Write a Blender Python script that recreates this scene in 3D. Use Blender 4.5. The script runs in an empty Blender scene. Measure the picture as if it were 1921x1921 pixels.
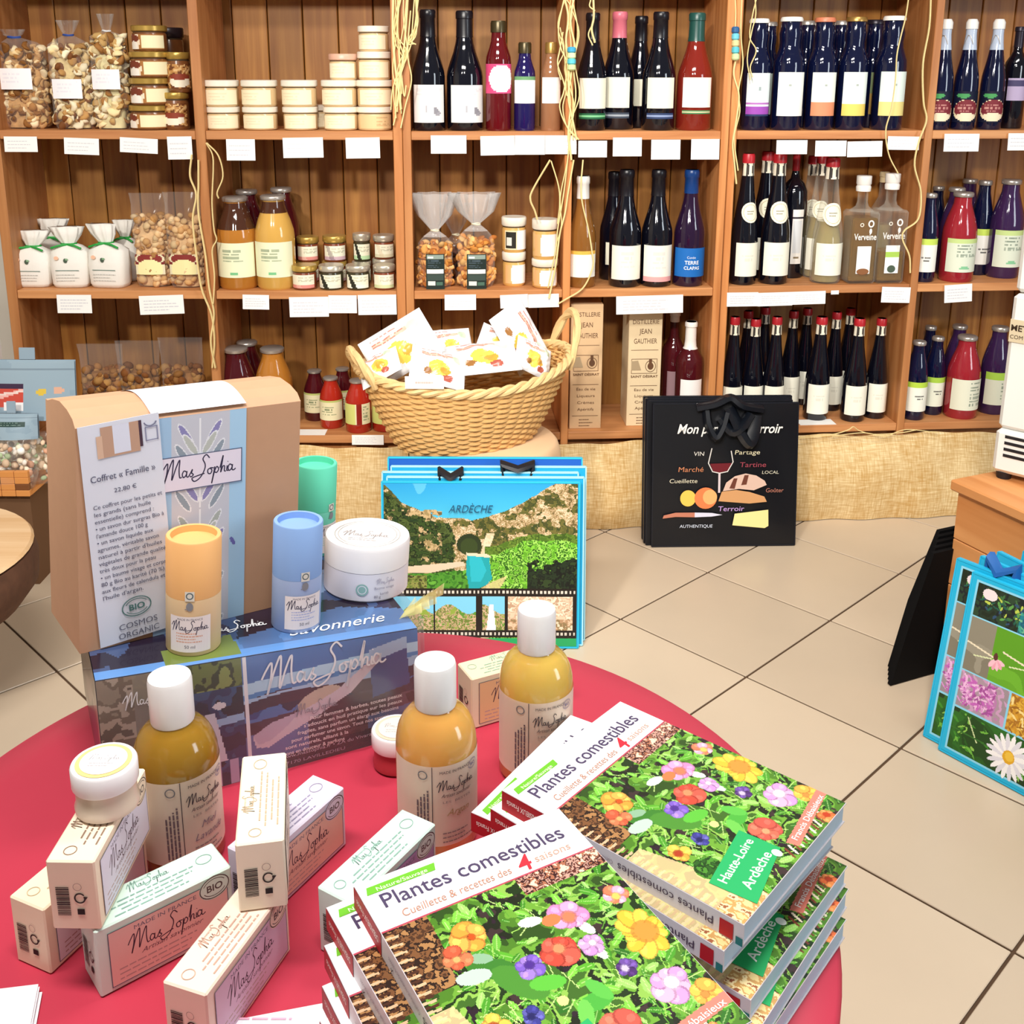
import bpy, math, random
import numpy as np
from mathutils import Vector, Matrix

# ---------------------------------------------------------------- camera, world, lights, exposure
F, PITCH, ROLL, H, CX, CY = 2036.6, math.radians(14.34), math.radians(-.2), 1.25, 960.5, 640.3
def _axes():
    cp, sp, cr, sr = math.cos(PITCH), math.sin(PITCH), math.cos(ROLL), math.sin(ROLL)
    f = np.array([0, cp, -sp]); r = np.array([1., 0, 0]); d = np.cross(f, r)
    return np.array([cr*r + sr*d, -sr*r + cr*d, f])
CM = _axes(); CP = np.array([0, 0, H])
sc = bpy.context.scene
C = sc.collection
cam = bpy.data.cameras.new('camera'); camo = bpy.data.objects.new('camera', cam); C.objects.link(camo)
cam.sensor_width = 36; cam.lens = F/1921*36; cam.shift_y = -(960.5-CY)/1921; cam.clip_start = .02
m4 = Matrix.Identity(4)
for i in range(3):
    m4[i][0] = CM[0][i]; m4[i][1] = -CM[1][i]; m4[i][2] = -CM[2][i]; m4[i][3] = CP[i]
camo.matrix_world = m4
sc.camera = camo
sc.view_settings.view_transform = 'Standard'; sc.view_settings.look = 'None'; sc.view_settings.gamma = 1
sc.view_settings.use_curve_mapping = False
sc.view_settings.exposure = 0.0
w = bpy.data.worlds.new('world'); sc.world = w; w.use_nodes = True
w.node_tree.nodes['Background'].inputs[0].default_value = (1, .985, .96, 1)
w.node_tree.nodes['Background'].inputs[1].default_value = .17
def area(name, loc, target, sx, sy, power, col):
    l = bpy.data.lights.new(name, 'AREA'); l.shape = 'RECTANGLE'; l.size = sx; l.size_y = sy; l.energy = power; l.color = col
    o = bpy.data.objects.new(name, l); C.objects.link(o); o.location = loc
    o.rotation_euler = (Vector(target)-Vector(loc)).to_track_quat('-Z', 'Y').to_euler()
area('ceiling_lamp_light', (-.35, .35, 2.7), (-.3, .7, 0), 1.2, .3, 58, (1, .96, .9))
area('ceiling_lamp_light', (.9, 1.5, 2.7), (.9, 1.6, 0), 1.2, .3, 26, (1, .96, .9))
def spot(name, loc, target, power, deg, blend, rad, col):
    l = bpy.data.lights.new(name, 'SPOT'); l.energy = power; l.spot_size = math.radians(deg); l.spot_blend = blend; l.shadow_soft_size = rad; l.color = col
    o = bpy.data.objects.new(name, l); C.objects.link(o); o.location = loc; o.rotation_euler = (Vector(target)-Vector(loc)).to_track_quat('-Z', 'Y').to_euler()
spot('rail_spot_light', (-1.1, -.6, 2.5), (-.55, 2.8, .9), 265, 52, .6, .12, (1, .95, .87))
spot('rail_spot_light', (-.1, -.6, 2.5), (.85, 2.8, .9), 265, 52, .6, .12, (1, .95, .87))
area('shop_window_light', (2.9, .1, 1.5), (.2, 2.4, .8), .7, 1.5, 34, (.84, .93, 1))

# ---------------------------------------------------------------- pixel rays
def ray(x, y): return CM.T @ np.array([(x-CX)/F, (y-CY)/F, 1])
def onz(x, y, z=0.): v = ray(x, y); return CP + v*(z-H)/v[2]
def ony(x, y, Y): v = ray(x, y); return CP + v*Y/v[1]
def onplane(x, y, p, n): v = ray(x, y); n = np.array(n); return CP + v*(np.dot(np.array(p)-CP, n)/np.dot(v, n))
def depth(P): return float(CM[2] @ (np.array(P)-CP))

# ---------------------------------------------------------------- materials
def lin(c):
    if isinstance(c, str): c = [int(c[i:i+2], 16)/255 for i in (0, 2, 4)]
    return [x/12.92 if x <= .04045 else ((x+.055)/1.055)**2.4 for x in c]
def linA(a):
    a = np.asarray(a, float); return np.where(a <= .04045, a/12.92, ((a+.055)/1.055)**2.4)
MATS = {}
def mat(name, col='808080', rough=.5, metal=0, spec=.5, coat=0, trans=0, ior=1.45, noise=0, nscale=30, bump=0, sss=0):
    if name in MATS: return MATS[name]
    m = bpy.data.materials.new(name); m.use_nodes = True; MATS[name] = m
    nt = m.node_tree; b = nt.nodes['Principled BSDF']
    c = lin(col)+[1]
    b.inputs['Base Color'].default_value = c; b.inputs['Roughness'].default_value = rough; b.inputs['Metallic'].default_value = metal
    b.inputs['Specular IOR Level'].default_value = spec; b.inputs['Coat Weight'].default_value = coat; b.inputs['Coat Roughness'].default_value = .05
    b.inputs['Transmission Weight'].default_value = trans; b.inputs['IOR'].default_value = ior
    if sss: b.inputs['Subsurface Weight'].default_value = sss; b.inputs['Subsurface Radius'].default_value = (.02, .012, .006); b.inputs['Subsurface Scale'].default_value = .5
    if noise or bump:
        tc = nt.nodes.new('ShaderNodeTexCoord'); n = nt.nodes.new('ShaderNodeTexNoise'); n.inputs['Scale'].default_value = nscale; n.inputs['Detail'].default_value = 6
        nt.links.new(tc.outputs['Object'], n.inputs['Vector'])
        if noise:
            mx = nt.nodes.new('ShaderNodeMix'); mx.data_type = 'RGBA'
            mx.inputs[6].default_value = [x*(1-noise) for x in c[:3]]+[1]; mx.inputs[7].default_value = [min(1, x*(1+noise)) for x in c[:3]]+[1]
            nt.links.new(n.outputs['Fac'], mx.inputs[0]); nt.links.new(mx.outputs[2], b.inputs['Base Color'])
        if bump:
            bp = nt.nodes.new('ShaderNodeBump'); bp.inputs['Strength'].default_value = bump; bp.inputs['Distance'].default_value = .002
            nt.links.new(n.outputs['Fac'], bp.inputs['Height']); nt.links.new(bp.outputs['Normal'], b.inputs['Normal'])
    return m
def printmat(name, rough=.5, coat=0, spec=.5):
    if name in MATS: return MATS[name]
    m = mat(name, 'ffffff', rough, coat=coat, spec=spec); nt = m.node_tree
    a = nt.nodes.new('ShaderNodeAttribute'); a.attribute_name = 'Col'
    nt.links.new(a.outputs['Color'], nt.nodes['Principled BSDF'].inputs['Base Color'])
    return m
PR = printmat('printed_paper', .55, spec=.35); PRG = printmat('printed_glossy', .25, coat=.3); PRB = printmat('printed_bag', .4, coat=.15)
FOOD = printmat('dried_food', .7, spec=.2)
def wood(name, c1, c2, axis, scale=1., rough=.5, var=.25):
    m = bpy.data.materials.new(name); m.use_nodes = True; MATS[name] = m
    nt = m.node_tree; N = nt.nodes.new; L = nt.links.new; b = nt.nodes['Principled BSDF']
    tc = N('ShaderNodeTexCoord'); mp = N('ShaderNodeMapping'); oi = N('ShaderNodeObjectInfo')
    s = [22*scale]*3; s[axis] = 1.3*scale; mp.inputs['Scale'].default_value = s
    ad = N('ShaderNodeVectorMath'); ad.operation = 'ADD'; mu = N('ShaderNodeMath'); mu.operation = 'MULTIPLY'; mu.inputs[1].default_value = 31
    L(oi.outputs['Random'], mu.inputs[0]); L(tc.outputs['Object'], mp.inputs['Vector']); L(mp.outputs[0], ad.inputs[0]); L(mu.outputs[0], ad.inputs[1])
    n1 = N('ShaderNodeTexNoise'); n1.inputs['Scale'].default_value = 1.6; n1.inputs['Detail'].default_value = 8; n1.inputs['Distortion'].default_value = .6
    L(ad.outputs[0], n1.inputs['Vector'])
    cr = N('ShaderNodeValToRGB'); cr.color_ramp.elements[0].position = .32; cr.color_ramp.elements[1].position = .7
    cr.color_ramp.elements[0].color = lin(c2)+[1]; cr.color_ramp.elements[1].color = lin(c1)+[1]
    L(n1.outputs['Fac'], cr.inputs[0])
    hs = N('ShaderNodeHueSaturation'); mr = N('ShaderNodeMapRange'); mr.inputs[3].default_value = 1-var; mr.inputs[4].default_value = 1+var
    L(oi.outputs['Random'], mr.inputs[0]); L(mr.outputs[0], hs.inputs['Value']); L(cr.outputs[0], hs.inputs['Color'])
    L(hs.outputs[0], b.inputs['Base Color'])
    bp = N('ShaderNodeBump'); bp.inputs['Strength'].default_value = .25; bp.inputs['Distance'].default_value = .001
    L(n1.outputs['Fac'], bp.inputs['Height']); L(bp.outputs[0], b.inputs['Normal'])
    b.inputs['Roughness'].default_value = rough
    return m
WV = wood('pine_upright', 'cf8e56', 'ad6a36', 2); WH = wood('pine_shelf', 'd2955f', 'b07040', 0, var=.12); WB = wood('pine_board', 'b07a38', '844d18', 2, var=.2)
WC = wood('chest_wood', 'dc9c62', 'c17c42', 0, .6, var=.04)
def filmmat(name, tint, fac, rough=.08, k=.45):
    m = bpy.data.materials.new(name); m.use_nodes = True; MATS[name] = m
    nt = m.node_tree; nt.nodes.remove(nt.nodes['Principled BSDF']); N = nt.nodes.new; L = nt.links.new
    t = N('ShaderNodeBsdfTransparent'); g = N('ShaderNodeBsdfPrincipled'); g.inputs['Base Color'].default_value = lin(tint)+[1]; g.inputs['Roughness'].default_value = rough
    lw = N('ShaderNodeLayerWeight'); lw.inputs[0].default_value = .35; mr = N('ShaderNodeMapRange'); mr.inputs[3].default_value = fac; mr.inputs[4].default_value = min(1, fac+k)
    L(lw.outputs['Facing'], mr.inputs[0]); mx = N('ShaderNodeMixShader'); L(mr.outputs[0], mx.inputs[0]); L(t.outputs[0], mx.inputs[1]); L(g.outputs[0], mx.inputs[2])
    L(mx.outputs[0], nt.nodes['Material Output'].inputs[0]); return m
FILM = filmmat('clear_film', 'f4f1ee', .03, k=.25); CELLO = filmmat('crinkled_cellophane', 'f6f4f2', .22, .2); CLEAR = filmmat('clear_glass', 'e0dccf', .03, .03, k=.4)

# ---------------------------------------------------------------- mesh builders
class MB:
    def __init__(s): s.v = []; s.f = []; s.mi = []; s.mats = []; s.sm = []
    def _m(s, m):
        if m not in s.mats: s.mats.append(m)
        return s.mats.index(m)
    def add(s, v, f, m, smooth=False, M=None):
        o = len(s.v); mi = s._m(m)
        if M is not None: v = [tuple(M @ Vector(p)) for p in v]
        s.v += [tuple(p) for p in v]
        for q in f: s.f.append([i+o for i in q]); s.mi.append(mi); s.sm.append(smooth)
        return s
    def box(s, x0, x1, y0, y1, z0, z1, m, b=0., M=None):
        c = [(x0+x1)/2, (y0+y1)/2, (z0+z1)/2]; h = [abs(x1-x0)/2, abs(y1-y0)/2, abs(z1-z0)/2]
        if b <= 0:
            v = [(c[0]+i*h[0], c[1]+j*h[1], c[2]+k*h[2]) for i in (-1, 1) for j in (-1, 1) for k in (-1, 1)]
            return s.add(v, [(0,1,3,2),(4,6,7,5),(0,4,5,1),(2,3,7,6),(0,2,6,4),(1,5,7,3)], m, False, M)
        b = min(b, min(h)*.9); v = []; idx = {}
        for i in (-1, 1):
            for j in (-1, 1):
                for k in (-1, 1):
                    for a in range(3):
                        p = [i*(h[0]-b), j*(h[1]-b), k*(h[2]-b)]; sg = (i, j, k); p[a] = sg[a]*h[a]
                        idx[(i, j, k, a)] = len(v); v.append([c[q]+p[q] for q in range(3)])
        f = []
        for a in range(3):
            for sg in (-1, 1):
                o = [q for q in range(3) if q != a]; loop = []
                for (p, q) in ((-1, -1), (1, -1), (1, 1), (-1, 1)):
                    t = [0, 0, 0]; t[a] = sg; t[o[0]] = p; t[o[1]] = q; loop.append(idx[(*t, a)])
                flip = (sg < 0) ^ (a == 1); f.append(loop[::-1] if flip else loop)
        for a in range(3):
            o = [q for q in range(3) if q != a]
            for p in (-1, 1):
                for q in (-1, 1):
                    t0 = [0]*3; t1 = [0]*3; t0[a] = -1; t1[a] = 1
                    for t in (t0, t1): t[o[0]] = p; t[o[1]] = q
                    f.append([idx[(*t0, o[0])], idx[(*t1, o[0])], idx[(*t1, o[1])], idx[(*t0, o[1])]])
        for i in (-1, 1):
            for j in (-1, 1):
                for k in (-1, 1): f.append([idx[(i, j, k, a)] for a in range(3)])
        # outward winding
        cc = np.array(c)
        for q in range(len(f)):
            P = np.array([v[t] for t in f[q]]); n = np.cross(P[1]-P[0], P[2]-P[0])
            if np.dot(n, P.mean(0)-cc) < 0: f[q] = f[q][::-1]
        return s.add(v, f, m, False, M)
    def lathe(s, prof, m, seg=20, smooth=True, M=None, sx=1., sy=1., cx=0., cy=0., ph=0.):
        v = []; f = []; n = len(prof)
        for r, z in prof:
            for i in range(seg): a = 2*math.pi*i/seg+ph; v.append((cx+r*sx*math.cos(a), cy+r*sy*math.sin(a), z))
        for k in range(n-1):
            for i in range(seg):
                j = (i+1) % seg; f.append((k*seg+i, k*seg+j, (k+1)*seg+j, (k+1)*seg+i))
        if prof[0][0] > 1e-6: f.append(tuple(range(seg-1, -1, -1)))
        if prof[-1][0] > 1e-6: f.append(tuple((n-1)*seg+i for i in range(seg)))
        return s.add(v, f, m, smooth, M)
    def rings(s, rings, m, seg=24, smooth=True, cap=(True, True), M=None):
        # rings: list of lists of points
        v = []; f = []; n = len(rings); seg = len(rings[0])
        for r in rings: v += [tuple(p) for p in r]
        for k in range(n-1):
            for i in range(seg):
                j = (i+1) % seg; f.append((k*seg+i, k*seg+j, (k+1)*seg+j, (k+1)*seg+i))
        if cap[0]: f.append(tuple(range(seg-1, -1, -1)))
        if cap[1]: f.append(tuple((n-1)*seg+i for i in range(seg)))
        return s.add(v, f, m, smooth, M)
    def tube(s, pts, r, m, seg=6, closed=False, smooth=True, flat=1.):
        P = np.array(pts, float); n = len(P); rs = []; up = None
        for i in range(n):
            if closed: t = P[(i+1) % n]-P[i-1]
            else: t = P[min(i+1, n-1)]-P[max(i-1, 0)]
            t = t/(np.linalg.norm(t)+1e-12)
            if up is None:
                up = np.array([0, 0, 1.]) if abs(t[2]) < .9 else np.array([1., 0, 0])
            a = np.cross(up, t); a /= np.linalg.norm(a)+1e-12; up2 = np.cross(t, a); up = up2
            rr = r[i] if hasattr(r, '__len__') else r
            rs.append([P[i]+rr*(a*math.cos(q)*flat+up2*math.sin(q)) for q in [2*math.pi*k/seg for k in range(seg)]])
        if closed: rs.append(rs[0])
        return s.rings(rs, m, smooth=smooth, cap=(not closed, not closed))
    def prism(s, poly, z0, z1, m, M=None):
        n = len(poly); v = [(x, y, z0) for x, y in poly]+[(x, y, z1) for x, y in poly]
        f = [tuple(range(n-1, -1, -1)), tuple(range(n, 2*n))]+[(i, (i+1) % n, n+(i+1) % n, n+i) for i in range(n)]
        return s.add(v, f, m, False, M)
    def mesh(s, name, angle=40):
        me = bpy.data.meshes.new(name); me.from_pydata(s.v, [], s.f)
        for m in s.mats: me.materials.append(m)
        me.polygons.foreach_set('material_index', s.mi); me.polygons.foreach_set('use_smooth', s.sm)
        me.update()
        if any(s.sm): me.set_sharp_from_angle(angle=math.radians(angle))
        return me
    def build(s, name, parent=None, angle=40, M=None):
        return link(name, s.mesh(name, angle), parent, M)
def link(name, me, parent=None, M=None):
    o = bpy.data.objects.new(name, me); C.objects.link(o)
    if parent is not None: o.parent = parent
    if M is not None: o.matrix_local = M
    return o
def tag(o, label=None, cat=None, group=None, kind=None):
    if label: o['label'] = label
    if cat: o['category'] = cat
    if group: o['group'] = group
    if kind: o['kind'] = kind
    return o
def thing(name, label, cat, M=None, group=None):
    o = bpy.data.objects.new(name, None); C.objects.link(o); o.empty_display_size = .02
    if M is not None: o.matrix_world = M
    return tag(o, label, cat, group)
def T(x, y, z): return Matrix.Translation((x, y, z))
def RZ(a): return Matrix.Rotation(a, 4, 'Z')
def RX(a): return Matrix.Rotation(a, 4, 'X')
def RY(a): return Matrix.Rotation(a, 4, 'Y')
def frame(o, x, y, z):
    M = Matrix.Identity(4)
    for i in range(3): M[i][0] = x[i]; M[i][1] = y[i]; M[i][2] = z[i]; M[i][3] = o[i]
    return M

# ---------------------------------------------------------------- printed canvases (colour attribute on a fine grid)
def gridmesh(name, arr, fn, m=PR, smooth=True):
    arr = np.asarray(arr, float); h, wd = arr.shape[:2]
    U, V = np.meshgrid(np.linspace(0, 1, wd+1), np.linspace(1, 0, h+1))
    P = fn(U, V).reshape(-1, 3)
    me = bpy.data.meshes.new(name); nf = h*wd
    me.vertices.add(len(P)); me.vertices.foreach_set('co', P.astype(np.float32).ravel())
    i, j = np.meshgrid(np.arange(wd), np.arange(h)); a = (j*(wd+1)+i).ravel()
    idx = np.stack([a+wd+1, a+wd+2, a+1, a], 1)
    me.loops.add(nf*4); me.loops.foreach_set('vertex_index', idx.ravel().astype(np.int32))
    me.polygons.add(nf); me.polygons.foreach_set('loop_start', (np.arange(nf)*4).astype(np.int32))
    me.polygons.foreach_set('loop_total', np.full(nf, 4, np.int32)); me.polygons.foreach_set('use_smooth', np.full(nf, smooth))
    ca = me.color_attributes.new('Col', 'FLOAT_COLOR', 'CORNER')
    c = np.concatenate([linA(np.clip(arr.reshape(-1, 3), 0, 1)), np.ones((nf, 1))], 1)
    ca.data.foreach_set('color', np.repeat(c, 4, 0).astype(np.float32).ravel())
    me.materials.append(m); me.update(); me.validate()
    return me
def flat(w_, h_, off=0.):       # plane in local x (0..w) and z (0..h), facing -y
    return lambda U, V: np.stack([U*w_, np.full(U.shape, -off), V*h_], -1)
def flatz(x0, y0, w_, h_, z):   # plane facing +z
    return lambda U, V: np.stack([x0+U*w_, y0+V*h_, np.full(U.shape, z)], -1)
def cyl(r, z0, z1, a0, a1, cx=0., cy=0., slope=0.):
    def fn(U, V):
        a = a0+(a1-a0)*U; z = z0+(z1-z0)*V; rr = r+slope*(z-z0)
        return np.stack([cx+rr*np.cos(a), cy+rr*np.sin(a), z], -1)
    return fn
def hexc(c): return np.array([int(c[i:i+2], 16)/255 for i in (0, 2, 4)]) if isinstance(c, str) else np.array(c, float)
RNG = np.random.RandomState(7)
def vnoise(h, wd, sc_, seed=0, oct=3):
    r = np.random.RandomState(seed); out = np.zeros((h, wd)); amp = 1; tot = 0
    for o in range(oct):
        gh, gw = max(2, int(h/sc_)+2), max(2, int(wd/sc_)+2); g = r.rand(gh, gw)
        y = np.linspace(0, gh-1.001, h); x = np.linspace(0, gw-1.001, wd); yi = y.astype(int); xi = x.astype(int)
        fy = (y-yi)[:, None]; fx = (x-xi)[None]; fy = fy*fy*(3-2*fy); fx = fx*fx*(3-2*fx)
        a = g[yi][:, xi]; b = g[yi][:, xi+1]; c = g[yi+1][:, xi]; d = g[yi+1][:, xi+1]
        out += amp*((a*(1-fx)+b*fx)*(1-fy)+(c*(1-fx)+d*fx)*fy); tot += amp; amp *= .5; sc_ = max(1, sc_/2)
    return out/tot
class Cv:
    def __init__(s, wd, h, col): s.a = np.ones((h, wd, 3))*hexc(col); s.w = wd; s.h = h; s.X, s.Y = np.meshgrid((np.arange(wd)+.5)/wd, (np.arange(h)+.5)/h)
    def put(s, mask, col, al=1.):
        k = (mask*al)[..., None] if mask.dtype != bool else (mask.astype(float)*al)[..., None]
        s.a = s.a*(1-k)+hexc(col)*k; return s
    def rect(s, x0, y0, x1, y1, col, al=1.): return s.put((s.X >= x0) & (s.X <= x1) & (s.Y >= y0) & (s.Y <= y1), col, al)
    def ell(s, x, y, rx, ry, col, ang=0., al=1., asp=None):
        asp = asp or s.h/s.w; dx = s.X-x; dy = (s.Y-y)*asp; c, n = math.cos(ang), math.sin(ang)
        return s.put(((dx*c+dy*n)/rx)**2+((-dx*n+dy*c)/ry)**2 <= 1, col, al)
    def poly(s, pts, col, al=1.):
        ins = np.zeros(s.X.shape, bool); n = len(pts)
        for i in range(n):
            x0, y0 = pts[i]; x1, y1 = pts[(i+1) % n]
            if y0 == y1: continue
            ins ^= ((y0 > s.Y) != (y1 > s.Y)) & (s.X < (x1-x0)*(s.Y-y0)/(y1-y0)+x0)
        return s.put(ins, col, al)
    def line(s, x0, y0, x1, y1, wd, col, al=1.):
        asp = s.h/s.w; dx, dy = x1-x0, (y1-y0)*asp; L = dx*dx+dy*dy+1e-12
        t = np.clip(((s.X-x0)*dx+(s.Y-y0)*asp*dy)/L, 0, 1)
        return s.put((s.X-x0-t*dx)**2+((s.Y-y0)*asp-t*dy)**2 <= (wd/2)**2, col, al)
    def vgrad(s, cols):
        n = len(cols)-1; t = np.clip(s.Y*n, 0, n-1e-6); i = t.astype(int); f = (t-i)[..., None]; cc = np.array([hexc(c) for c in cols]); s.a = cc[i]*(1-f)+cc[i+1]*f; return s
    def mott(s, mask, cols, sc_, seed):
        n = vnoise(s.h, s.w, sc_, seed); n = (n-n.min())/(n.max()-n.min()); k = len(cols); cc = np.array([hexc(c) for c in cols])
        idx = np.clip(((n-.5)*1.5+.5)*k, 0, k-1).astype(int); s.a = np.where(mask[..., None], cc[idx], s.a); return s
    def flower(s, x, y, r, n, col, col2, cen, ph=0., wdt=.5, rc=.28):
        for i in range(n):
            a = ph+2*math.pi*i/n+.25*math.sin(7*i+x*40); q = r*(.88+.2*math.sin(5*i+y*30)); cx_, cy_ = x+math.cos(a)*q*.58, y+math.sin(a)*q*.58*s.w/s.h; b = hexc(col if i % 2 else col2)
            s.ell(cx_, cy_, q*.45, q*wdt, b*.78, a); s.ell(x+math.cos(a)*q*.62, y+math.sin(a)*q*.62*s.w/s.h, q*.38, q*wdt*.85, b, a); s.ell(x+math.cos(a+.15)*q*.7, y+math.sin(a+.15)*q*.7*s.w/s.h, q*.2, q*wdt*.3, np.clip(b*1.12+.03, 0, 1), a)
        s.ell(x, y, r*rc*1.35, r*rc*1.35, hexc(cen)*.8, al=.6)
        return s.ell(x, y, r*rc, r*rc, cen)
    def textlines(s, x0, x1, y0, y1, n, col, seed=0, al=.75, fill=.5):
        r = np.random.RandomState(seed); dy = (y1-y0)/n
        for i in range(n):
            x = x0+r.rand()*.04*(x1-x0); e = x1-r.rand()*.35*(x1-x0)
            while x < e:
                q = (.05+.12*r.rand())*(x1-x0); s.rect(x, y0+i*dy, min(x+q, e), y0+i*dy+dy*fill, col, al*(.6+.4*r.rand())); x += q+.025*(x1-x0)
        return s

# ---------------------------------------------------------------- crisp prints: text, ribbons and rectangles mapped on a surface
_TX = {}
def textmesh(body, shear=0., bold=0., spacing=1.):
    k = (body, shear, bold, spacing)
    if k in _TX: return _TX[k]
    cu = bpy.data.curves.new('tx', 'FONT'); cu.body = body; cu.size = 1; cu.resolution_u = 3; cu.shear = shear; cu.offset = bold; cu.space_character = spacing
    o = bpy.data.objects.new('tx', cu); C.objects.link(o); bpy.context.view_layer.update()
    me = o.evaluated_get(bpy.context.evaluated_depsgraph_get()).to_mesh()
    v = np.array([p.co[:2] for p in me.vertices]); f = [tuple(p.vertices) for p in me.polygons]
    o.evaluated_get(bpy.context.evaluated_depsgraph_get()).to_mesh_clear()
    bpy.data.objects.remove(o); bpy.data.curves.remove(cu)
    _TX[k] = (v, f); return _TX[k]
def crom(P, n=6):
    P = np.array(P, float); Q = np.vstack([2*P[0]-P[1], P, 2*P[-1]-P[-2]]); out = []
    for i in range(1, len(Q)-2):
        for t in np.linspace(0, 1, n, endpoint=False):
            a, b, c, d = Q[i-1], Q[i], Q[i+1], Q[i+2]
            out.append(.5*((2*b)+(-a+c)*t+(2*a-5*b+4*c-d)*t*t+(-a+3*b-3*c+d)*t**3))
    out.append(P[-1]); return np.array(out)
_A = [(1.12,.3),(1.0,.36),(.92,.2),(.98,.05),(1.1,.15),(1.14,.34),(1.12,.1),(1.2,.05),(1.3,.2)]
SCRIPT = [[(-.05,.38),(.08,.62),(.24,.82),(.2,.35),(.08,-.12),(.3,.55),(.5,.98),(.47,.45),(.43,.0),(.62,.55),(.8,.92),(.77,.45),(.8,.08),(.9,.08)], _A,
          [(1.3,.2),(1.4,.38),(1.36,.22),(1.44,.12),(1.34,.03),(1.28,.08)],
          [(2.22,.82),(2.06,1.0),(1.9,.82),(2.0,.55),(1.98,.3),(1.78,-.06),(1.5,-.22),(1.38,-.05),(1.66,.04),(1.98,.1)],
          [(2.27,.32),(2.14,.25),(2.15,.08),(2.27,.05),(2.33,.2),(2.26,.32),(2.42,.3)],
          [(2.47,.36),(2.41,.0),(2.32,-.45),(2.45,.1),(2.57,.34),(2.66,.2),(2.56,.05),(2.46,.1)],
          [(2.72,.25),(2.88,.85),(2.81,.4),(2.76,.03),(2.86,.3),(2.95,.3),(2.94,.08),(3.02,.05)], [(3.08,.32),(3.06,.08),(3.16,.08)], [(3.1,.5),(3.12,.52)],
          [(x+2.2, y) for x, y in _A[:-1]]+[(3.5,.12)]]
SCRIPT = [crom(s) for s in SCRIPT]
class Dc:
    def __init__(s): s.v = []; s.f = []; s.c = []; s.n = 0; s.lv = 0; s.e = []
    def raw(s, v, f, col, fill=False):
        if fill: s.lv += 1
        s.v.append(np.asarray(v, float)); s.e.append(np.full(len(v), s.lv if fill else s.lv+.5))
        for q in f: s.f.append([i+s.n for i in q]); s.c.append(lin(col))
        s.n += len(v); return s
    def _r(s, x0, y0, x1, y1, col): return s.raw([(x0, y0), (x1, y0), (x1, y1), (x0, y1)], [(0, 1, 2, 3)], col)
    def rect(s, x0, y0, x1, y1, col): return s.raw([(x0, y0), (x1, y0), (x1, y1), (x0, y1)], [(0, 1, 2, 3)], col, True)
    def crect(s, x0, y0, x1, y1, col, n=14):
        v = []
        for i in range(n+1): x = x0+(x1-x0)*i/n; v += [(x, y0), (x, y1)]
        return s.raw(v, [(2*i, 2*i+2, 2*i+3, 2*i+1) for i in range(n)], col, True)
    def disc(s, x, y, rx, ry, col, n=24, k=4):
        v = [(x, y)]; f = []
        for q in range(1, k+1): v += [(x+rx*q/k*math.cos(6.2832*i/n), y+ry*q/k*math.sin(6.2832*i/n)) for i in range(n)]
        for i in range(n): f.append((0, 1+i, 1+(i+1) % n))
        for q in range(k-1):
            for i in range(n): a = 1+q*n+i; b = 1+q*n+(i+1) % n; f.append((a, a+n, b+n, b))
        return s.raw(v, f, col, True)
    def frame(s, x0, y0, x1, y1, t, col):
        return s._r(x0, y0, x1, y0+t, col)._r(x0, y1-t, x1, y1, col)._r(x0, y0, x0+t, y1, col)._r(x1-t, y0, x1, y1, col)
    def poly(s, pts, col): return s.raw(pts, [tuple(range(len(pts)))], col, True)
    def ell(s, x, y, rx, ry, col, n=24, a0=0, a1=6.2832): return s.poly([(x+rx*math.cos(a0+(a1-a0)*i/n), y+ry*math.sin(a0+(a1-a0)*i/n)) for i in range(n)], col)
    def ring(s, x, y, rx, ry, t, col, n=28, a0=0., a1=6.2832):
        v = []
        for i in range(n+1):
            a = a0+(a1-a0)*i/n; c, q = math.cos(a), math.sin(a); v += [(x+rx*c, y+ry*q), (x+(rx-t)*c, y+(ry-t)*q)]
        return s.raw(v, [(2*i, 2*i+2, 2*i+3, 2*i+1) for i in range(n)], col)
    def ribbon(s, pts, wd, col):
        P = np.array(pts, float); t = np.gradient(P, axis=0); t /= np.linalg.norm(t, axis=1)[:, None]+1e-9; n = np.stack([-t[:, 1], t[:, 0]], 1)*wd/2
        v = np.empty((2*len(P), 2)); v[0::2] = P+n; v[1::2] = P-n
        return s.raw(v, [(2*i, 2*i+1, 2*i+3, 2*i+2) for i in range(len(P)-1)], col)
    def script(s, x, y, wd, col, th=.05):
        k = wd/3.5
        for q in SCRIPT: s.ribbon(q*k+[x, y], th*k, col)
        return s
    def text(s, body, x, y, size, col, al='l', fit=None, shear=0., bold=0., rot=0., spacing=1.):
        v, f = textmesh(body, shear, bold, spacing)
        if len(v) == 0: return s
        v = v*size; wd = v[:, 0].max()
        if fit: v = v*[fit/wd, 1]; wd = fit
        v = v-[{'l': 0, 'c': wd/2, 'r': wd}[al], 0]
        if rot: c, q = math.cos(rot), math.sin(rot); v = v @ np.array([[c, q], [-q, c]])
        return s.raw(v+[x, y], f, col)
    def lines(s, x0, x1, y0, y1, n, th, col, seed=0):
        r = random.Random(seed)
        for i in range(n):
            y = y1-(y1-y0)*(i+.5)/n; x = x0; e = x1-(x1-x0)*.3*r.random()
            while x < e:
                q = (x1-x0)*(.04+.1*r.random()); s._r(x, y-th/2, min(e, x+q), y+th/2, col); x += q+(x1-x0)*.02
        return s
    def vlines(s, x0, x1, y0, y1, n, th, col, seed=0):
        t = Dc().lines(y0, y1, x0, x1, n, th, col, seed); V = np.vstack(t.v)[:, ::-1]; return s._merge(V, t)
    def _merge(s, V, t):
        s.v.append(V); s.f += [[i+s.n for i in q[::-1]] for q in t.f]; s.c += t.c; s.n += len(V); s.e.append(np.full(len(V), s.lv+.5)); return s
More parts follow.
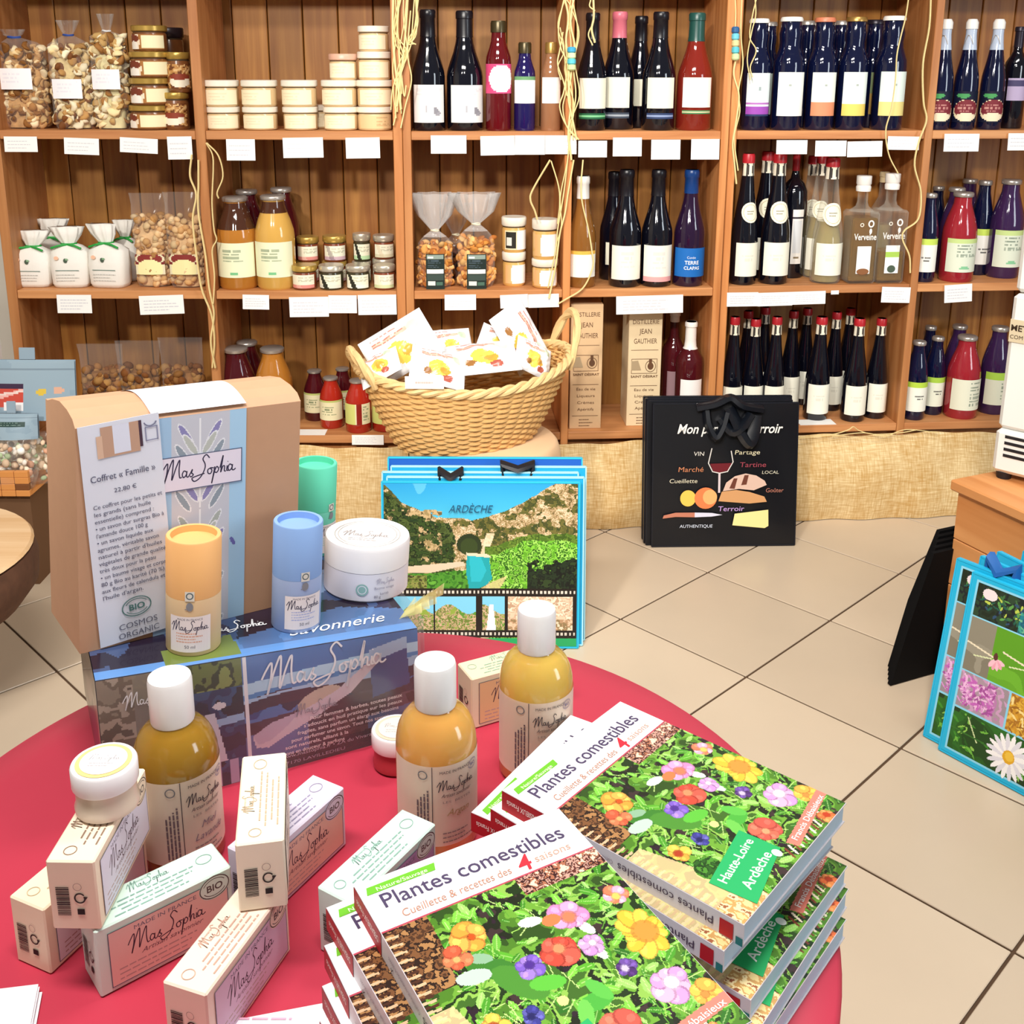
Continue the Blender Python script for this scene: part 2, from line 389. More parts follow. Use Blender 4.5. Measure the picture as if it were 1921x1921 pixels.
    def barcode(s, x0, y0, x1, y1, col, vert=False, seed=1):
        r = random.Random(seed); p = (y0 if vert else x0); e = (y1 if vert else x1); L = e-p
        while p < e-L*.02:
            q = L*r.choice((.018, .03, .05))
            if vert: s._r(x0, p, x1, min(e, p+q), col)
            else: s._r(p, y0, min(e, p+q), y1, col)
            p += q+L*r.choice((.02, .03))
        return s
    def bio(s, x, y, r, col):
        return s.ring(x, y, r, r*.8, r*.07, col).ring(x, y, r*.8, r*.62, r*.05, col, a0=.5, a1=2.7).ring(x, y, r*.8, r*.62, r*.05, col, a0=3.6, a1=5.8).text('BIO', x, y-r*.24, r*.68, col, 'c', bold=.02)
    def mesh(s, name, fn, m=PR):
        V = np.vstack(s.v); x, y = V[:, 0], V[:, 1]; P = fn(x, y); n = np.cross(fn(x+1e-4, y)-P, fn(x, y+1e-4)-P); n /= np.linalg.norm(n, axis=1)[:, None]+1e-12; P = P+n*(np.concatenate(s.e)*5e-5)[:, None]; me = bpy.data.meshes.new(name); me.from_pydata(P.tolist(), [], s.f)
        ca = me.color_attributes.new('Col', 'FLOAT_COLOR', 'CORNER'); tot = [len(q) for q in s.f]
        c = np.concatenate([np.array(s.c), np.ones((len(s.c), 1))], 1)
        ca.data.foreach_set('color', np.repeat(c, tot, 0).astype(np.float32).ravel()); me.materials.append(m); return me
    def on(s, name, parent, fn, m=PR, M=None): return link(name, s.mesh(name, fn, m), parent, M)
def fy(off): return lambda x, y: np.stack([x, np.full(len(x), off), y], 1)       # on a face looking to -y
def fz(z): return lambda x, y: np.stack([x, y, np.full(len(x), z)], 1)           # on a face looking up
def fx(off): return lambda x, y: np.stack([np.full(len(x), off), -x, y], 1)      # on a face looking to -x
def fc(r, a0): return lambda x, y: np.stack([r*np.cos(a0+x/r), r*np.sin(a0+x/r), y], 1)  # on a cylinder, x = arc length
# ================================================================ the room
rnd = random.Random(3)
GROUT = mat('grout', '5a4330', .9, noise=.2); 
def tilemat():
    m = mat('floor_tile', 'cfbca4', .3, noise=.05, nscale=6); nt = m.node_tree; b = nt.nodes['Principled BSDF']
    oi = nt.nodes.new('ShaderNodeObjectInfo'); hs = nt.nodes.new('ShaderNodeHueSaturation'); mr = nt.nodes.new('ShaderNodeMapRange'); mr.inputs[3].default_value = .95; mr.inputs[4].default_value = 1.05
    src = b.inputs['Base Color'].links[0].from_socket; nt.links.new(oi.outputs['Random'], mr.inputs[0]); nt.links.new(mr.outputs[0], hs.inputs['Value']); nt.links.new(src, hs.inputs['Color']); nt.links.new(hs.outputs[0], b.inputs['Base Color'])
    return m
TILE = tilemat()
floor = MB().box(-2.6, 3.0, -.6, 3.4, -.06, -.004, GROUT).build('floor'); tag(floor, kind='structure')
ts = .3434; ta = math.radians(-45.44); tA = np.array([math.cos(ta), math.sin(ta)])*ts; tB = np.array([-tA[1], tA[0]])
tm = MB().box(-ts/2+.0025, ts/2-.0025, -ts/2+.0025, ts/2-.0025, -.004, 0, TILE, .0012).mesh('tile')
for a in range(-12, 13):
    for b in range(-12, 13):
        c = np.array([.2551, 2.2873])+(a+.5)*tA+(b+.5)*tB
        if -1.9 < c[0] < 2.1 and .3 < c[1] < 3.25: link('tile', tm, floor, T(c[0], c[1], 0) @ RZ(ta))
WALL = mat('wall_plaster', 'd9d2c6', .8, noise=.04, nscale=8)
tag(MB().box(-2.6, 3.0, 3.3, 3.4, -.004, 2.9, WALL).build('wall_back'), kind='structure')
tag(MB().box(-2.6, -2.5, -.6, 3.3, -.004, 2.9, WALL).build('wall_left'), kind='structure')

# ================================================================ shelf units
ZB, ZM, ZT, ZU = .27, .670, 1.083, 1.490      # tops of the shelf boards
TH, DEP = .022, .25
class Unit:
    def __init__(s, name, ox, oy, yaw, L, label, ups):
        s.M = T(ox, oy, 0) @ RZ(math.radians(yaw)); s.Mi = s.M.inverted(); s.o = np.array([ox, oy, 0]); s.L = L
        a = math.radians(yaw); s.n = np.array([-math.sin(a), math.cos(a), 0]); s.t = np.array([math.cos(a), math.sin(a), 0])
        s.root = thing(name, label, 'shelf unit', s.M, 'wooden shelf units along the back wall')
        s.ups = ups
        for (x0, x1) in ups: MB().box(x0, x1, 0, DEP, .0, ZU, WV, .0015).build('upright', s.root)
        for i in range(len(ups)-1):
            for z in (ZB, ZM, ZT, ZU):
                MB().box(ups[i][1]+.0006, ups[i+1][0]-.0006, .002, DEP, z-TH, z, WH, .0015).build('shelf_board', s.root)
        nb = round(L/.098); bw = L/nb
        for i in range(nb):
            MB().box(i*bw+.0012, (i+1)*bw-.0012, DEP+.001, DEP+.014+rnd.random()*.003, 0, ZU, WB, .002).build('back_board', s.root)
        MB().box(.002, L-.002, DEP+.019, DEP+.024, 0, ZU, mat('light_leak_dark', '2a160c', .9)).build('light_leak_sheet', s.root)  # added dark sheet, keeps light from showing through the board gaps
        MB().box(.002, L-.002, .03, .045, .0, ZB-TH-.001, WV).build('plinth', s.root)
    def loc(s, px, py, d): # local x, z on the plane at depth d
        P = onplane(px, py, s.o+s.n*d, s.n); q = s.Mi @ Vector(P); return q.x, q.z, depth(P)
U1 = Unit('shelf_unit', -1.325, 2.787, .3, 1.045, 'left wooden shelf unit with jars, mushroom bags and flour bags', [(0, .026), (.522, .547), (1.022, 1.045)])
U2 = Unit('shelf_unit', -.279, 2.795, 4.0, .84, 'middle wooden shelf unit with wine bottles above the wicker basket', [(0, .021), (.414, .434), (.82, .84)])
U3 = Unit('shelf_unit', .563, 2.868, 4.8, 1.07, 'right wooden shelf unit with dark bottles and juice bottles', [(0, .02), (.527, .548), (1.05, 1.07)])
WHITE = mat('white_card', 'f4f2ee', .6)
tag(MB().box(-1.40, -1.332, 2.72, 2.74, 0, .95, mat('white_board', 'e9e6e2', .5), .002).box(-1.40, -1.372, 2.716, 2.7195, .52, .66, mat('magenta_card', 'b02050', .5)).build('display_board'), 'narrow white board with magenta patch left of the shelves', 'board')

# burlap skirt hanging from the bottom shelves to the floor
def burlapmat():
    m = mat('burlap', 'd9b87c', .95, spec=.1); nt = m.node_tree; N = nt.nodes.new; L = nt.links.new; b = nt.nodes['Principled BSDF']
    tc = N('ShaderNodeTexCoord'); n = N('ShaderNodeTexNoise'); n.inputs['Scale'].default_value = 9; n.inputs['Detail'].default_value = 8
    L(tc.outputs['Object'], n.inputs['Vector'])
    outs = []
    for ax in (0, 2):
        mp = N('ShaderNodeMapping'); s = [30, 30, 30]; s[ax] = 330; mp.inputs['Scale'].default_value = s; nn = N('ShaderNodeTexNoise'); nn.inputs['Scale'].default_value = 1; nn.inputs['Detail'].default_value = 2
        L(tc.outputs['Object'], mp.inputs['Vector']); L(mp.outputs[0], nn.inputs['Vector']); outs.append(nn.outputs['Fac'])
    ad = N('ShaderNodeMath'); ad.operation = 'MULTIPLY'; L(outs[0], ad.inputs[0]); L(outs[1], ad.inputs[1])
    ml = N('ShaderNodeMath'); ml.operation = 'MULTIPLY_ADD'; ml.inputs[1].default_value = .35; L(n.outputs['Fac'], ml.inputs[0]); L(ad.outputs[0], ml.inputs[2])
    cr = N('ShaderNodeValToRGB'); cr.color_ramp.elements[0].position = .26; cr.color_ramp.elements[1].position = .6
    cr.color_ramp.elements[0].color = lin('c29a5e')+[1]; cr.color_ramp.elements[1].color = lin('ead2a2')+[1]
    L(ml.outputs[0], cr.inputs[0]); L(cr.outputs[0], b.inputs['Base Color'])
    bp = N('ShaderNodeBump'); bp.inputs['Strength'].default_value = .5; bp.inputs['Distance'].default_value = .001; L(ad.outputs[0], bp.inputs['Height']); L(bp.outputs[0], b.inputs['Normal'])
    return m
BURLAP = burlapmat()
def skirt(u, x0, x1, label, seed):
    nx, nz = 90, 16; r = np.random.RandomState(seed); ph = r.rand(6)*6.28; v = []; f = []
    for k in range(nz+1):
        t = k/nz; z = (ZB-TH-.004)*(1-t)+.002
        for i in range(nx+1):
            x = x0+(x1-x0)*i/nx
            y = -.004-.05*math.sin(t*math.pi*.72)-.008*math.sin(t*3.1)*math.sin(x*11+ph[0])-.005*t*math.sin(x*37+ph[1])-.003*math.sin(t*7+x*9+ph[2])
            zz = z+(.006*math.sin(x*17+ph[3])+.004*math.sin(x*43))*(1-t)*(1 if k else .6) - (.0 if k else .006)
            v.append((x, y, max(.002, zz)))
    for k in range(nz):
        for i in range(nx): a = k*(nx+1)+i; f.append((a, a+nx+1, a+nx+2, a+1))
    n = len(v); v2 = v+[(x, y+.003, z) for x, y, z in v]
    f2 = f+[tuple(n+i for i in q[::-1]) for q in f]
    o = MB().add(v2, f2, BURLAP, True).build('burlap_skirt', M=u.M, angle=80)
    tag(o, label, 'cloth', 'burlap skirts below the shelf units')
skirt(U1, .0, 1.045, 'beige burlap skirt under the left shelf unit behind the gift box', 1)
skirt(U2, .0, .845, 'beige burlap skirt under the middle shelf unit behind the black bag', 2)
skirt(U3, .0, 1.07, 'beige burlap skirt under the right shelf unit beside the chest', 3)

# ---------------------------------------------------------------- price cards on the shelf fronts
def card(u, x0, y0, x1, y1, tilt, label, seed, lines=3, d=-.003):
    a = u.loc(x0, y0, d); b = u.loc(x1, y1, d); wd = b[0]-a[0]; h = a[1]-b[1]
    M = u.M @ T(a[0]+wd/2, d, a[1]) @ RY(math.radians(tilt)) @ RX(math.radians(-4))
    t = thing('price_card', label, 'price card', M, 'white price cards on the shelves')
    MB().box(-wd/2, wd/2, -.0006, .0004, -h, 0, WHITE).build('card', t)
    dc = Dc()
    if lines: dc.lines(-wd*.4, wd*.4, -h*.85, -h*.2, lines, h*.05, 'd2d0d6', seed); dc.on('print', t, fy(-.0009))
    return t
CARDS = [
 (U1, 7,256,72,285,0,'price card at the far left of the top shelf, below the first mushroom bag'), (U1, 120,259,188,290,2,'price card below the second mushroom bag on the top shelf'),
 (U1, 225,259,298,287,3,'tilted price card below the stacked mushroom jars'), (U1, 313,256,362,299,-1,'tall price card beside the first shelf divider'),
 (U1, 424,261,480,301,0,'price card below the first cream pâté jar'), (U1, 530,258,607,296,-1,'wide price card below the middle pâté jars'), (U1, 648,258,713,297,-1,'price card below the tallest pâté jar stack'),
 (U2, 808,254,875,288,0,'price card below the two white-labelled wine bottles'), (U2, 901,255,965,291,-1,'price card below the pink-labelled red bottle, first of three touching'),
 (U2, 966,254,1022,290,0,'price card below the small violet bottle, middle of three touching'), (U2, 1023,254,1081,289,0,'price card below the small amber bottle, last of three touching'),
 (U2, 1085,264,1138,295,0,'price card below the leftmost cream-labelled wine bottle'), (U2, 1150,258,1203,293,0,'price card below the pink-capsuled wine bottle'), (U2, 1222,262,1275,299,0,'price card between the dark wine and the rosé on top'), (U2, 1297,261,1348,299,0,'price card below the green-capsuled rosé bottle'),
 (U3, 1457,263,1513,289,0,'price card below the white-labelled swing bottle in the right unit'), (U3, 1530,264,1586,293,0,'price card below the orange-banded beer label'), (U3, 1590,265,1653,294,-1,'price card below the yellow-banded beer label'), (U3, 1666,256,1723,281,1,'price card crossing the divider of the right unit'),
 (U3, 1772,251,1834,284,0,'price card below the three swing-top bottles'), (U3, 1892,250,1935,282,0,'price card cut by the right picture edge'),
 (U1, 106,553,174,587,0,'price card below the white flour bags'), (U1, 260,554,346,589,-2,'cream price card below the bags of nuts'), (U1, 455,553,506,580,1,'small price card below the tall orange juice jars'),
 (U1, 542,557,617,594,-1,'large price card below the first small jam jars, left of three'), (U1, 616,554,670,587,0,'price card below the small jam jars, middle of three'), (U1, 671,553,744,590,-1,'price card below the small jam jars, right of three'),
 (U2, 834,553,893,581,0,'price card below the cellophane biscuit bags'), (U2, 938,553,990,577,-2,'price card below the first honey jar stack'), (U2, 991,552,1048,576,-1,'price card below the second honey jar stack'),
 (U2, 1156,555,1280,587,-1,'long double price card below the middle wine bottles'),
 (U3, 1364,549,1421,574,0,'price card below the red-capped flute bottles, first of three'), (U3, 1422,549,1485,573,-1,'price card below the red-capped flute bottles, second of three'), (U3, 1486,547,1547,570,-1,'price card below the red-capped flute bottles, third of three'),
 (U3, 1559,545,1573,552,-1,'tiny paper scrap on the shelf edge'), (U3, 1655,539,1706,567,2,'price card below the square spirit bottles'), (U3, 1772,534,1820,566,-3,'price card below the red juice bottle of the middle shelf'),
 (U1, 660,816,720,834,0,'price card on the bottom shelf below the tomato sauce bottles')]
for i, q in enumerate(CARDS): card(*q, seed=i, lines=0 if 'scrap' in q[6] else (3 if i < 21 else 4))
def lyingcard(u, x0, x1, yb, label):
    a = u.loc(x0, yb, .01); b = u.loc(x1, yb, .01)
    o = MB().box(a[0], b[0], .004, .05, ZB+.0003, ZB+.0011, WHITE).build('price_card', M=u.M); tag(o, label, 'price card', 'white price cards on the shelves')
lyingcard(U1, 552, 610, 812, 'price card lying flat on the bottom shelf beside the gift box')
lyingcard(U3, 1500, 1567, 800, 'price card lying flat in front of the bottom red-capped bottles')
# ================================================================ goods on the shelves
def place(u, z, pxc, pxw, ytop, d):
    """local x, radius and height of an upright thing on a shelf board from its photo column, width and top"""
    x, _, dp = u.loc(pxc, 0.0 if z is None else 300, d)
    P = u.M @ Vector((x, d, z)); 
    # the column is read at mid height: iterate once with the true depth there
    for _ in range(3):
        zt = u.loc(pxc, ytop, d)[1]; h = max(.01, zt-z)
        # photo row of the middle of the thing
        c = CM @ (np.array([*(u.M @ Vector((x, d, z+h*.4)))])-CP); row = CY+F*c[1]/c[2]
        x = u.loc(pxc, row, d)[0]; dp = c[2]
    return x, pxw*dp/F/2, h
GL = {'wine': mat('dark_wine_glass', '0a0b16', .06, spec=.6, coat=.5), 'navy': mat('navy_glass', '0a1030', .06, spec=.6, coat=.5), 'red': mat('red_syrup_glass', '5c0d14', .06, spec=.6, coat=.5),
      'violet': mat('violet_glass', '1d1550', .06, spec=.6, coat=.5), 'amber': mat('amber_glass', '9a6a4a', .08, coat=.5), 'rose': mat('rose_wine_glass', '7c2218', .06, coat=.5), 'gold': mat('golden_wine_glass', '8a5a28', .06, coat=.5),
      'purple': mat('dark_purple_glass', '24112e', .06, coat=.5), 'juicered': mat('red_juice_glass', '9c2530', .08, coat=.5), 'juicepurple': mat('purple_juice_glass', '38204a', .08, coat=.5),
      'orange': mat('orange_juice', 'b5752c', .12, coat=.5), 'pale': mat('pale_juice', 'd2a350', .12, coat=.5), 'tomato': mat('tomato_sauce', 'a8281a', .12, coat=.5), 'darkred': mat('dark_red_wine_glass', '4a1018', .06, coat=.5),
      'clear': CLEAR, 'spirit': mat('amber_spirit', 'b08a52', .1, coat=.4)}
CAPM = {k: mat('cap_'+k, c, r, me) for k, c, r, me in (('black', '15131a', .3, 0), ('white', 'ece8e2', .35, 0), ('pink', 'c86878', .35, 0), ('green', '1e4a44', .3, 0), ('blue', '103a78', .3, 0), ('red', 'b0202a', .35, 0), ('gold', 'b08a4a', .3, .6), ('silver', 'b8b0a8', .3, .6), ('orange', 'd07a5a', .4, 0), ('brown', '4a4028', .3, .5), ('cork', 'd8c49a', .7, 0), ('dark', '2a2430', .3, .3))}
def prof(kind, r, h):
    P = {'burg': [(.9,0),(1,.02),(1,.455),(.96,.5),(.82,.57),(.62,.66),(.49,.74),(.44,.8),(.42,.93),(.46,.935),(.46,.985),(.4,1)],
         'bord': [(.92,0),(1,.02),(1,.6),(.93,.655),(.6,.72),(.42,.76),(.38,.82),(.37,.95),(.43,.955),(.43,.99),(.37,1)],
         'flute': [(.92,0),(1,.02),(1,.33),(.95,.42),(.75,.57),(.54,.72),(.43,.84),(.4,.92),(.44,.93),(.44,.985),(.38,1)],
         'juice': [(.9,0),(1,.03),(1,.52),(.97,.6),(.82,.71),(.62,.82),(.52,.88),(.5,.95),(.5,.985),(.45,1)],
         'jar': [(.9,0),(1,.03),(1,.56),(.97,.63),(.82,.74),(.62,.85),(.54,.91),(.54,.97),(.5,1)],
         'beer': [(.92,0),(1,.02),(1,.57),(.98,.62),(.82,.68),(.7,.73),(.66,.78),(.7,.82),(.72,.86),(.66,.9),(.64,.97),(.56,1)],
         'flask': [(.95,0),(1,.02),(1,.63),(.96,.68),(.74,.76),(.6,.82),(.55,.88),(.55,.97),(.5,1)],
         'swing': [(.92,0),(1,.02),(1,.42),(.95,.5),(.7,.64),(.5,.78),(.42,.88),(.42,.98),(.36,1)],
         'jug': [(.95,0),(1,.02),(1,.6),(.93,.7),(.7,.76),(.35,.8),(.25,.86),(.25,1)]}[kind]
    return [(a*r, b*h) for a, b in P]
def rad_at(pf, z):
    for (r0, z0), (r1, z1) in zip(pf, pf[1:]):
        if z0 <= z <= z1: return r0+(r1-r0)*(z-z0)/max(1e-9, z1-z0)
    return pf[-1][0]
def cylp(pf, z0, z1, a0, a1, e):
    rr = np.array([p[0] for p in pf]); zz = np.array([p[1] for p in pf])
    def fn(U, V):
        a = a0+(a1-a0)*U; z = z0+(z1-z0)*V; r = np.interp(z, zz, rr)+e; return np.stack([r*np.cos(a), r*np.sin(a), z], -1)
    return fn
def lab(bg, bands=(), text=None, n=(22, 22), seed=0, blobs=()):
    c = Cv(n[0], n[1], bg)
    for y0, y1, col in bands: c.rect(0, y0, 1, y1, col)
    for x, y, rx, ry, col in blobs: c.ell(x, y, rx, ry, col)
    if text: c.textlines(*text[:4], text[4], text[5], seed, .7)
    return c.a
def bottle(u, z, pxc, pxw, ytop, d, kind, glass, label, cat='bottle', cap=None, capz=.76, lb=None, group=None, extra=None, rot=0.):
    x, r, h = place(u, z, pxc, pxw, ytop, d); pf = prof(kind, r, h)
    t = thing({'jar': 'juice_jar'}.get(kind, cat.replace(' ', '_')), label, cat, u.M @ T(x, d, z) @ RZ(rot), group)
    MB().lathe(pf, GL[glass], 20).build('glass_body', t, 50)
    if glass == 'clear': MB().lathe([(a*.9, b*.8+.004) for a, b in pf if b < h*.62]+[(rad_at(pf, h*.5)*.9, h*.5)], mat('pale_spirit', 'd8c890', .1, trans=.6), 16).build('spirit_fill', t)
    if cap:
        e = .0008; zs = [capz*h]+[b for a, b in pf if b > capz*h+.001]
        cp = [(rad_at(pf, q)+e, q) for q in zs]
        if kind in ('juice', 'jar'): rr = pf[-3][0]*1.14; cp = [(rr, h*.955), (rr*1.04, h*.962), (rr*1.04, h*.992), (rr*.93, h*1.004)]
        elif kind in ('beer', 'flask'): rr = pf[-2][0]*1.12; cp = [(rr, h*capz), (rr, h*.985), (rr*.9, h*1.004)]
        MB().lathe(cp, CAPM[cap], 18).build('cap' if kind in ('juice', 'jar', 'beer', 'flask') else 'capsule', t, 50)
    for k, q in enumerate(lb or []):
        arr, z0, z1, half = q[:4]; off = q[4] if len(q) > 4 else 0.
        me = gridmesh('label', arr, cylp(pf, z0*h, z1*h, math.radians(-90-half+off), math.radians(-90+half+off), .0008), PR)
        link('label' if not k else 'neck_label', me, t)
    if extra: extra(t, r, h, pf)
    return t
# ---- bay 3 and 4, top shelf: wine and syrups
W1 = lab('e6e4e2', text=(.1, .9, .08, .3, 3, 'c8c6cc'), blobs=((.75, .75, .12, .06, '9a98a0'), (.7, .68, .06, .1, '8a8890'), (.42, .62, .03, .1, 'b0aeb4')), seed=2)
bottle(U2, ZT, 804, 62, 18, .055, 'burg', 'wine', 'dark wine bottle with white sketch label, first in its bay', 'wine bottle', 'black', .78, [(W1, .07, .385, 62)], 'wine bottles on the top shelf')
bottle(U2, ZT, 872, 68, 20, .06, 'burg', 'wine', 'dark wine bottle with white sketch label, next to the pink-labelled bottle', 'wine bottle', 'black', .78, [(W1, .07, .385, 62, 12)], 'wine bottles on the top shelf')
PK = Cv(24, 20, 'd8487a').ell(.58, .5, .4, .46, 'ffffff', asp=1.).a
bottle(U2, ZT, 935, 48, 40, .045, 'flask', 'red', 'dark red bottle with pink label and white oval', cap='brown', capz=.9, lb=[(PK, .346, .615, 75)], group='small bottles on the top shelf')
bottle(U2, ZT, 984, 40, 80, .045, 'flask', 'violet', 'small violet bottle with white label and green top band', cap='brown', capz=.88, lb=[(lab('f6f6fa', ((0, .12, '6a9a6a'),)), .315, .62, 70)], group='small bottles on the top shelf')
bottle(U2, ZT, 1033, 38, 80, .045, 'flask', 'amber', 'small amber bottle with white oval label', cap='gold', capz=.88, lb=[(lab('fdfcf8'), .315, .61, 60)], group='small bottles on the top shelf')
CR = lab('efecd6', seed=3)
def band(col, col2):
    return lab(col, ((.3, .7, col2),), n=(16, 6))
bottle(U2, ZT, 1110, 56, 24, .06, 'burg', 'wine', 'wine bottle with cream label and green band beside the raffia', 'wine bottle', 'black', .78, [(CR, .19, .45, 60), (band('1e5a3a', '7ac08a'), .1, .15, 60)], 'wine bottles on the top shelf')
bottle(U2, ZT, 1160, 60, 22, .098, 'burg', 'wine', 'wine bottle with pink capsule and cream label', 'wine bottle', 'pink', .78, [(CR, .19, .45, 55, -20), (band('3a4250', '9aa2ac'), .1, .15, 55, -20)], 'wine bottles on the top shelf')
bottle(U2, ZT, 1200, 52, 30, .175, 'burg', 'wine', 'dark wine bottle half hidden behind the cream-labelled row', 'wine bottle', 'black', .78, [(CR, .2, .44, 40)], 'wine bottles on the top shelf')
bottle(U2, ZT, 1236, 62, 22, .065, 'burg', 'wine', 'wine bottle with cream label and blue-grey band next to the rosé', 'wine bottle', 'black', .78, [(CR, .19, .45, 52), (band('2a3a60', '8a9ac0'), .1, .15, 52)], 'wine bottles on the top shelf')
bottle(U2, ZT, 1303, 66, 24, .065, 'burg', 'rose', 'rosé wine bottle with green capsule and white label', 'wine bottle', 'green', .76, [(lab('f6f0ea'), .2, .455, 52), (band('4a8a5a', 'd8c8a0'), .145, .175, 52)], 'wine bottles on the top shelf')
# ---- bay 4, middle shelf
bottle(U2, ZM, 1092, 52, 330, .05, 'burg', 'gold', 'golden white wine bottle with white capsule and white label', 'wine bottle', 'white', .8, [(lab('f4f2ea', ((0, .12, 'e8b850'),)), .1, .34, 62)], 'wine bottles on the middle shelf')
bottle(U2, ZM, 1150, 50, 322, .15, 'burg', 'wine', 'dark wine bottle behind the two tall wines of the middle shelf', 'wine bottle', 'black', .78, [(CR, .15, .36, 40)], 'wine bottles on the middle shelf')
bottle(U2, ZM, 1173, 60, 318, .055, 'burg', 'wine', 'dark wine bottle with plain cream label, left of its twin', 'wine bottle', 'black', .78, [(lab('f2f1e2', text=(.3, .8, .2, .7, 4, 'd0cfc8')), .07, .365, 62)], 'wine bottles on the middle shelf')
bottle(U2, ZM, 1232, 58, 318, .055, 'burg', 'wine', 'dark wine bottle with cream label fading to pink', 'wine bottle', 'black', .78, [(lab('f2efe2', ((.86, 1, 'e8a8a8'),), (.3, .8, .2, .7, 4, 'd4cfc8')), .05, .365, 62)], 'wine bottles on the middle shelf')
def bluetext(t, r, h, pf):
    d = Dc(); d.text('TERRE', 0, h*.2, h*.045, 'e8eef8', 'c', bold=.02).text('CLAPAS', 0, h*.155, h*.04, 'e8eef8', 'c', bold=.02).text('Cuv\u00e9e', -.002, h*.25, h*.03, 'e8eef8', 'c'); 
    d.on('print', t, fc(r+.0014, math.radians(-90)))
bottle(U2, ZM, 1293, 58, 318, .055, 'burg', 'purple', 'dark purple bottle with blue capsule and blue label', 'wine bottle', 'blue', .8, [(lab('1a68b8'), .09, .34, 70)], 'wine bottles on the middle shelf', bluetext)
# ---- bay 4, bottom shelf: distillery cartons and rosé
KRAFT = mat('kraft_carton', 'd9b68c', .7, noise=.05, nscale=40); PALEK = mat('pale_carton', 'e6cfa8', .7, noise=.05, nscale=40)
def carton(px0, px1, yt, d, m, label):
    x0, zt, dp = U2.loc(px0, yt+100, d); x1 = U2.loc(px1, yt+100, d)[0]; h = U2.loc((px0+px1)/2, yt, d)[1]-ZB; wd = x1-x0
    t = thing('bottle_carton', label, 'carton', U2.M @ T(x0, d, ZB), 'distillery bottle cartons')
    MB().box(0, wd, 0, wd*1.1, 0, h, m, .0012).build('carton_body', t)
    dc = Dc(); k = '6a4a34'; c = wd/2
    dc.text('DISTILLERIE', c, h*.905, .017, k, 'c', fit=wd*.8).text('JEAN', c, h*.82, .02, k, 'c', fit=wd*.36).text('GAUTHIER', c, h*.735, .02, k, 'c', fit=wd*.7)
    for q in (.675, .36, .105): dc.rect(wd*.08, h*q, wd*.9, h*q+.0012, k)
    dc.frame(wd*.1, h*.47, wd*.88, h*.6, .0012, k).poly([(wd*.1, h*.5), (wd*.1, h*.58), (wd*.3, h*.585), (wd*.4, h*.5)], 'b09a7a').ell(wd*.68, h*.535, wd*.09, wd*.11, k).ring(wd*.68, h*.535, wd*.16, wd*.18, .0015, k).rect(wd*.63, h*.56, wd*.72, h*.6, k)
    dc.text("SAINT D\u00c9SIRAT", c, h*.435, .009, k, 'c', fit=wd*.82, bold=.02)
    for i, s_ in enumerate(('Eau de vie', 'Liqueurs', 'Cr\u00e8mes', 'Ap\u00e9ritifs')): dc.text(s_, c, h*(.315-.055*i), .011, k, 'c', fit=wd*(.6-.03*i))
    for i in range(3): dc.lines(wd*.3, wd*.75, h*(.02+.025*i), h*(.03+.025*i), 1, .002, k, i)
    dc.on('print', t, fy(-.0008))
carton(1070, 1130, 571, .03, KRAFT, 'tan distillery carton standing beside the shelf divider')
carton(1178, 1240, 587, .045, PALEK, 'pale distillery carton behind the black tote bags')
bottle(U2, ZB, 1262, 44, 583, .14, 'bord', 'darkred', 'dark red bottle with white foil strip behind the pale rosé', 'wine bottle', 'white', .9, [(lab('9a7a80'), .2, .45, 40)], 'bottles on the bottom shelf')
bottle(U2, ZB, 1292, 52, 603, .07, 'bord', 'darkred', 'dark rosé bottle with white capsule and white label on the bottom shelf', 'wine bottle', 'white', .74, [(lab('f6f4f2'), .12, .46, 48)], 'bottles on the bottom shelf')
# ---- bay 5, top shelf: craft beers
def beer(px, pw, yt, d, cap, arr, label, half=55): 
    return bottle(U3, ZT, px, pw, yt, d, 'beer', 'navy', label, 'beer bottle', cap, .965, [(arr, .13, .52, half)] if arr is not None else None, 'large dark beer bottles')
LW = ((0, .04, 'dfe8e0'),)
beer(1418, 52, 36, .05, 'white', lab('e2ecec', ((.66, .72, 'b070b8'), (.78, .95, '9a4ab0'), (.95, 1, '24305a')), blobs=((.5, .35, .05, .05, '9aa8a8'),)), 'dark beer bottle with white and purple label at the left end')
beer(1436, 44, 42, .16, 'silver', lab('b8c8c0'), 'dark beer bottle behind the purple-labelled one', 30)
beer(1478, 58, 33, .05, 'white', lab('f1f4ec', blobs=((.4, .3, .04, .04, 'a8b0a8'),)), 'dark beer bottle with plain white label')
beer(1508, 48, 40, .17, 'silver', None, 'unlabelled dark beer bottle behind the plain white label')
beer(1540, 54, 34, .055, 'orange', lab('eef2e6', ((.68, 1, 'e0906a'),), blobs=((.5, .3, .04, .04, 'a8b0a8'),)), 'dark beer bottle with white label and orange band')
beer(1572, 48, 40, .17, 'silver', None, 'unlabelled dark beer bottle behind the orange-banded one')
beer(1598, 54, 33, .055, 'gold', lab('eaf2ec', ((.72, 1, 'ecd06a'),), blobs=((.5, .3, .04, .04, 'a8b0a8'),)), 'dark beer bottle with white label and bright yellow band')
beer(1634, 50, 38, .16, 'dark', lab('7a8a60', ((.5, 1, 'b08a40'),)), 'dark beer bottle half hidden before the divider', 25)
beer(1668, 58, 31, .05, 'white', lab('dfeee6', ((.66, 1, 'e6d88a'),), blobs=((.5, .3, .04, .04, 'a8b0a8'),)), 'dark beer bottle with pale yellow label by the divider')
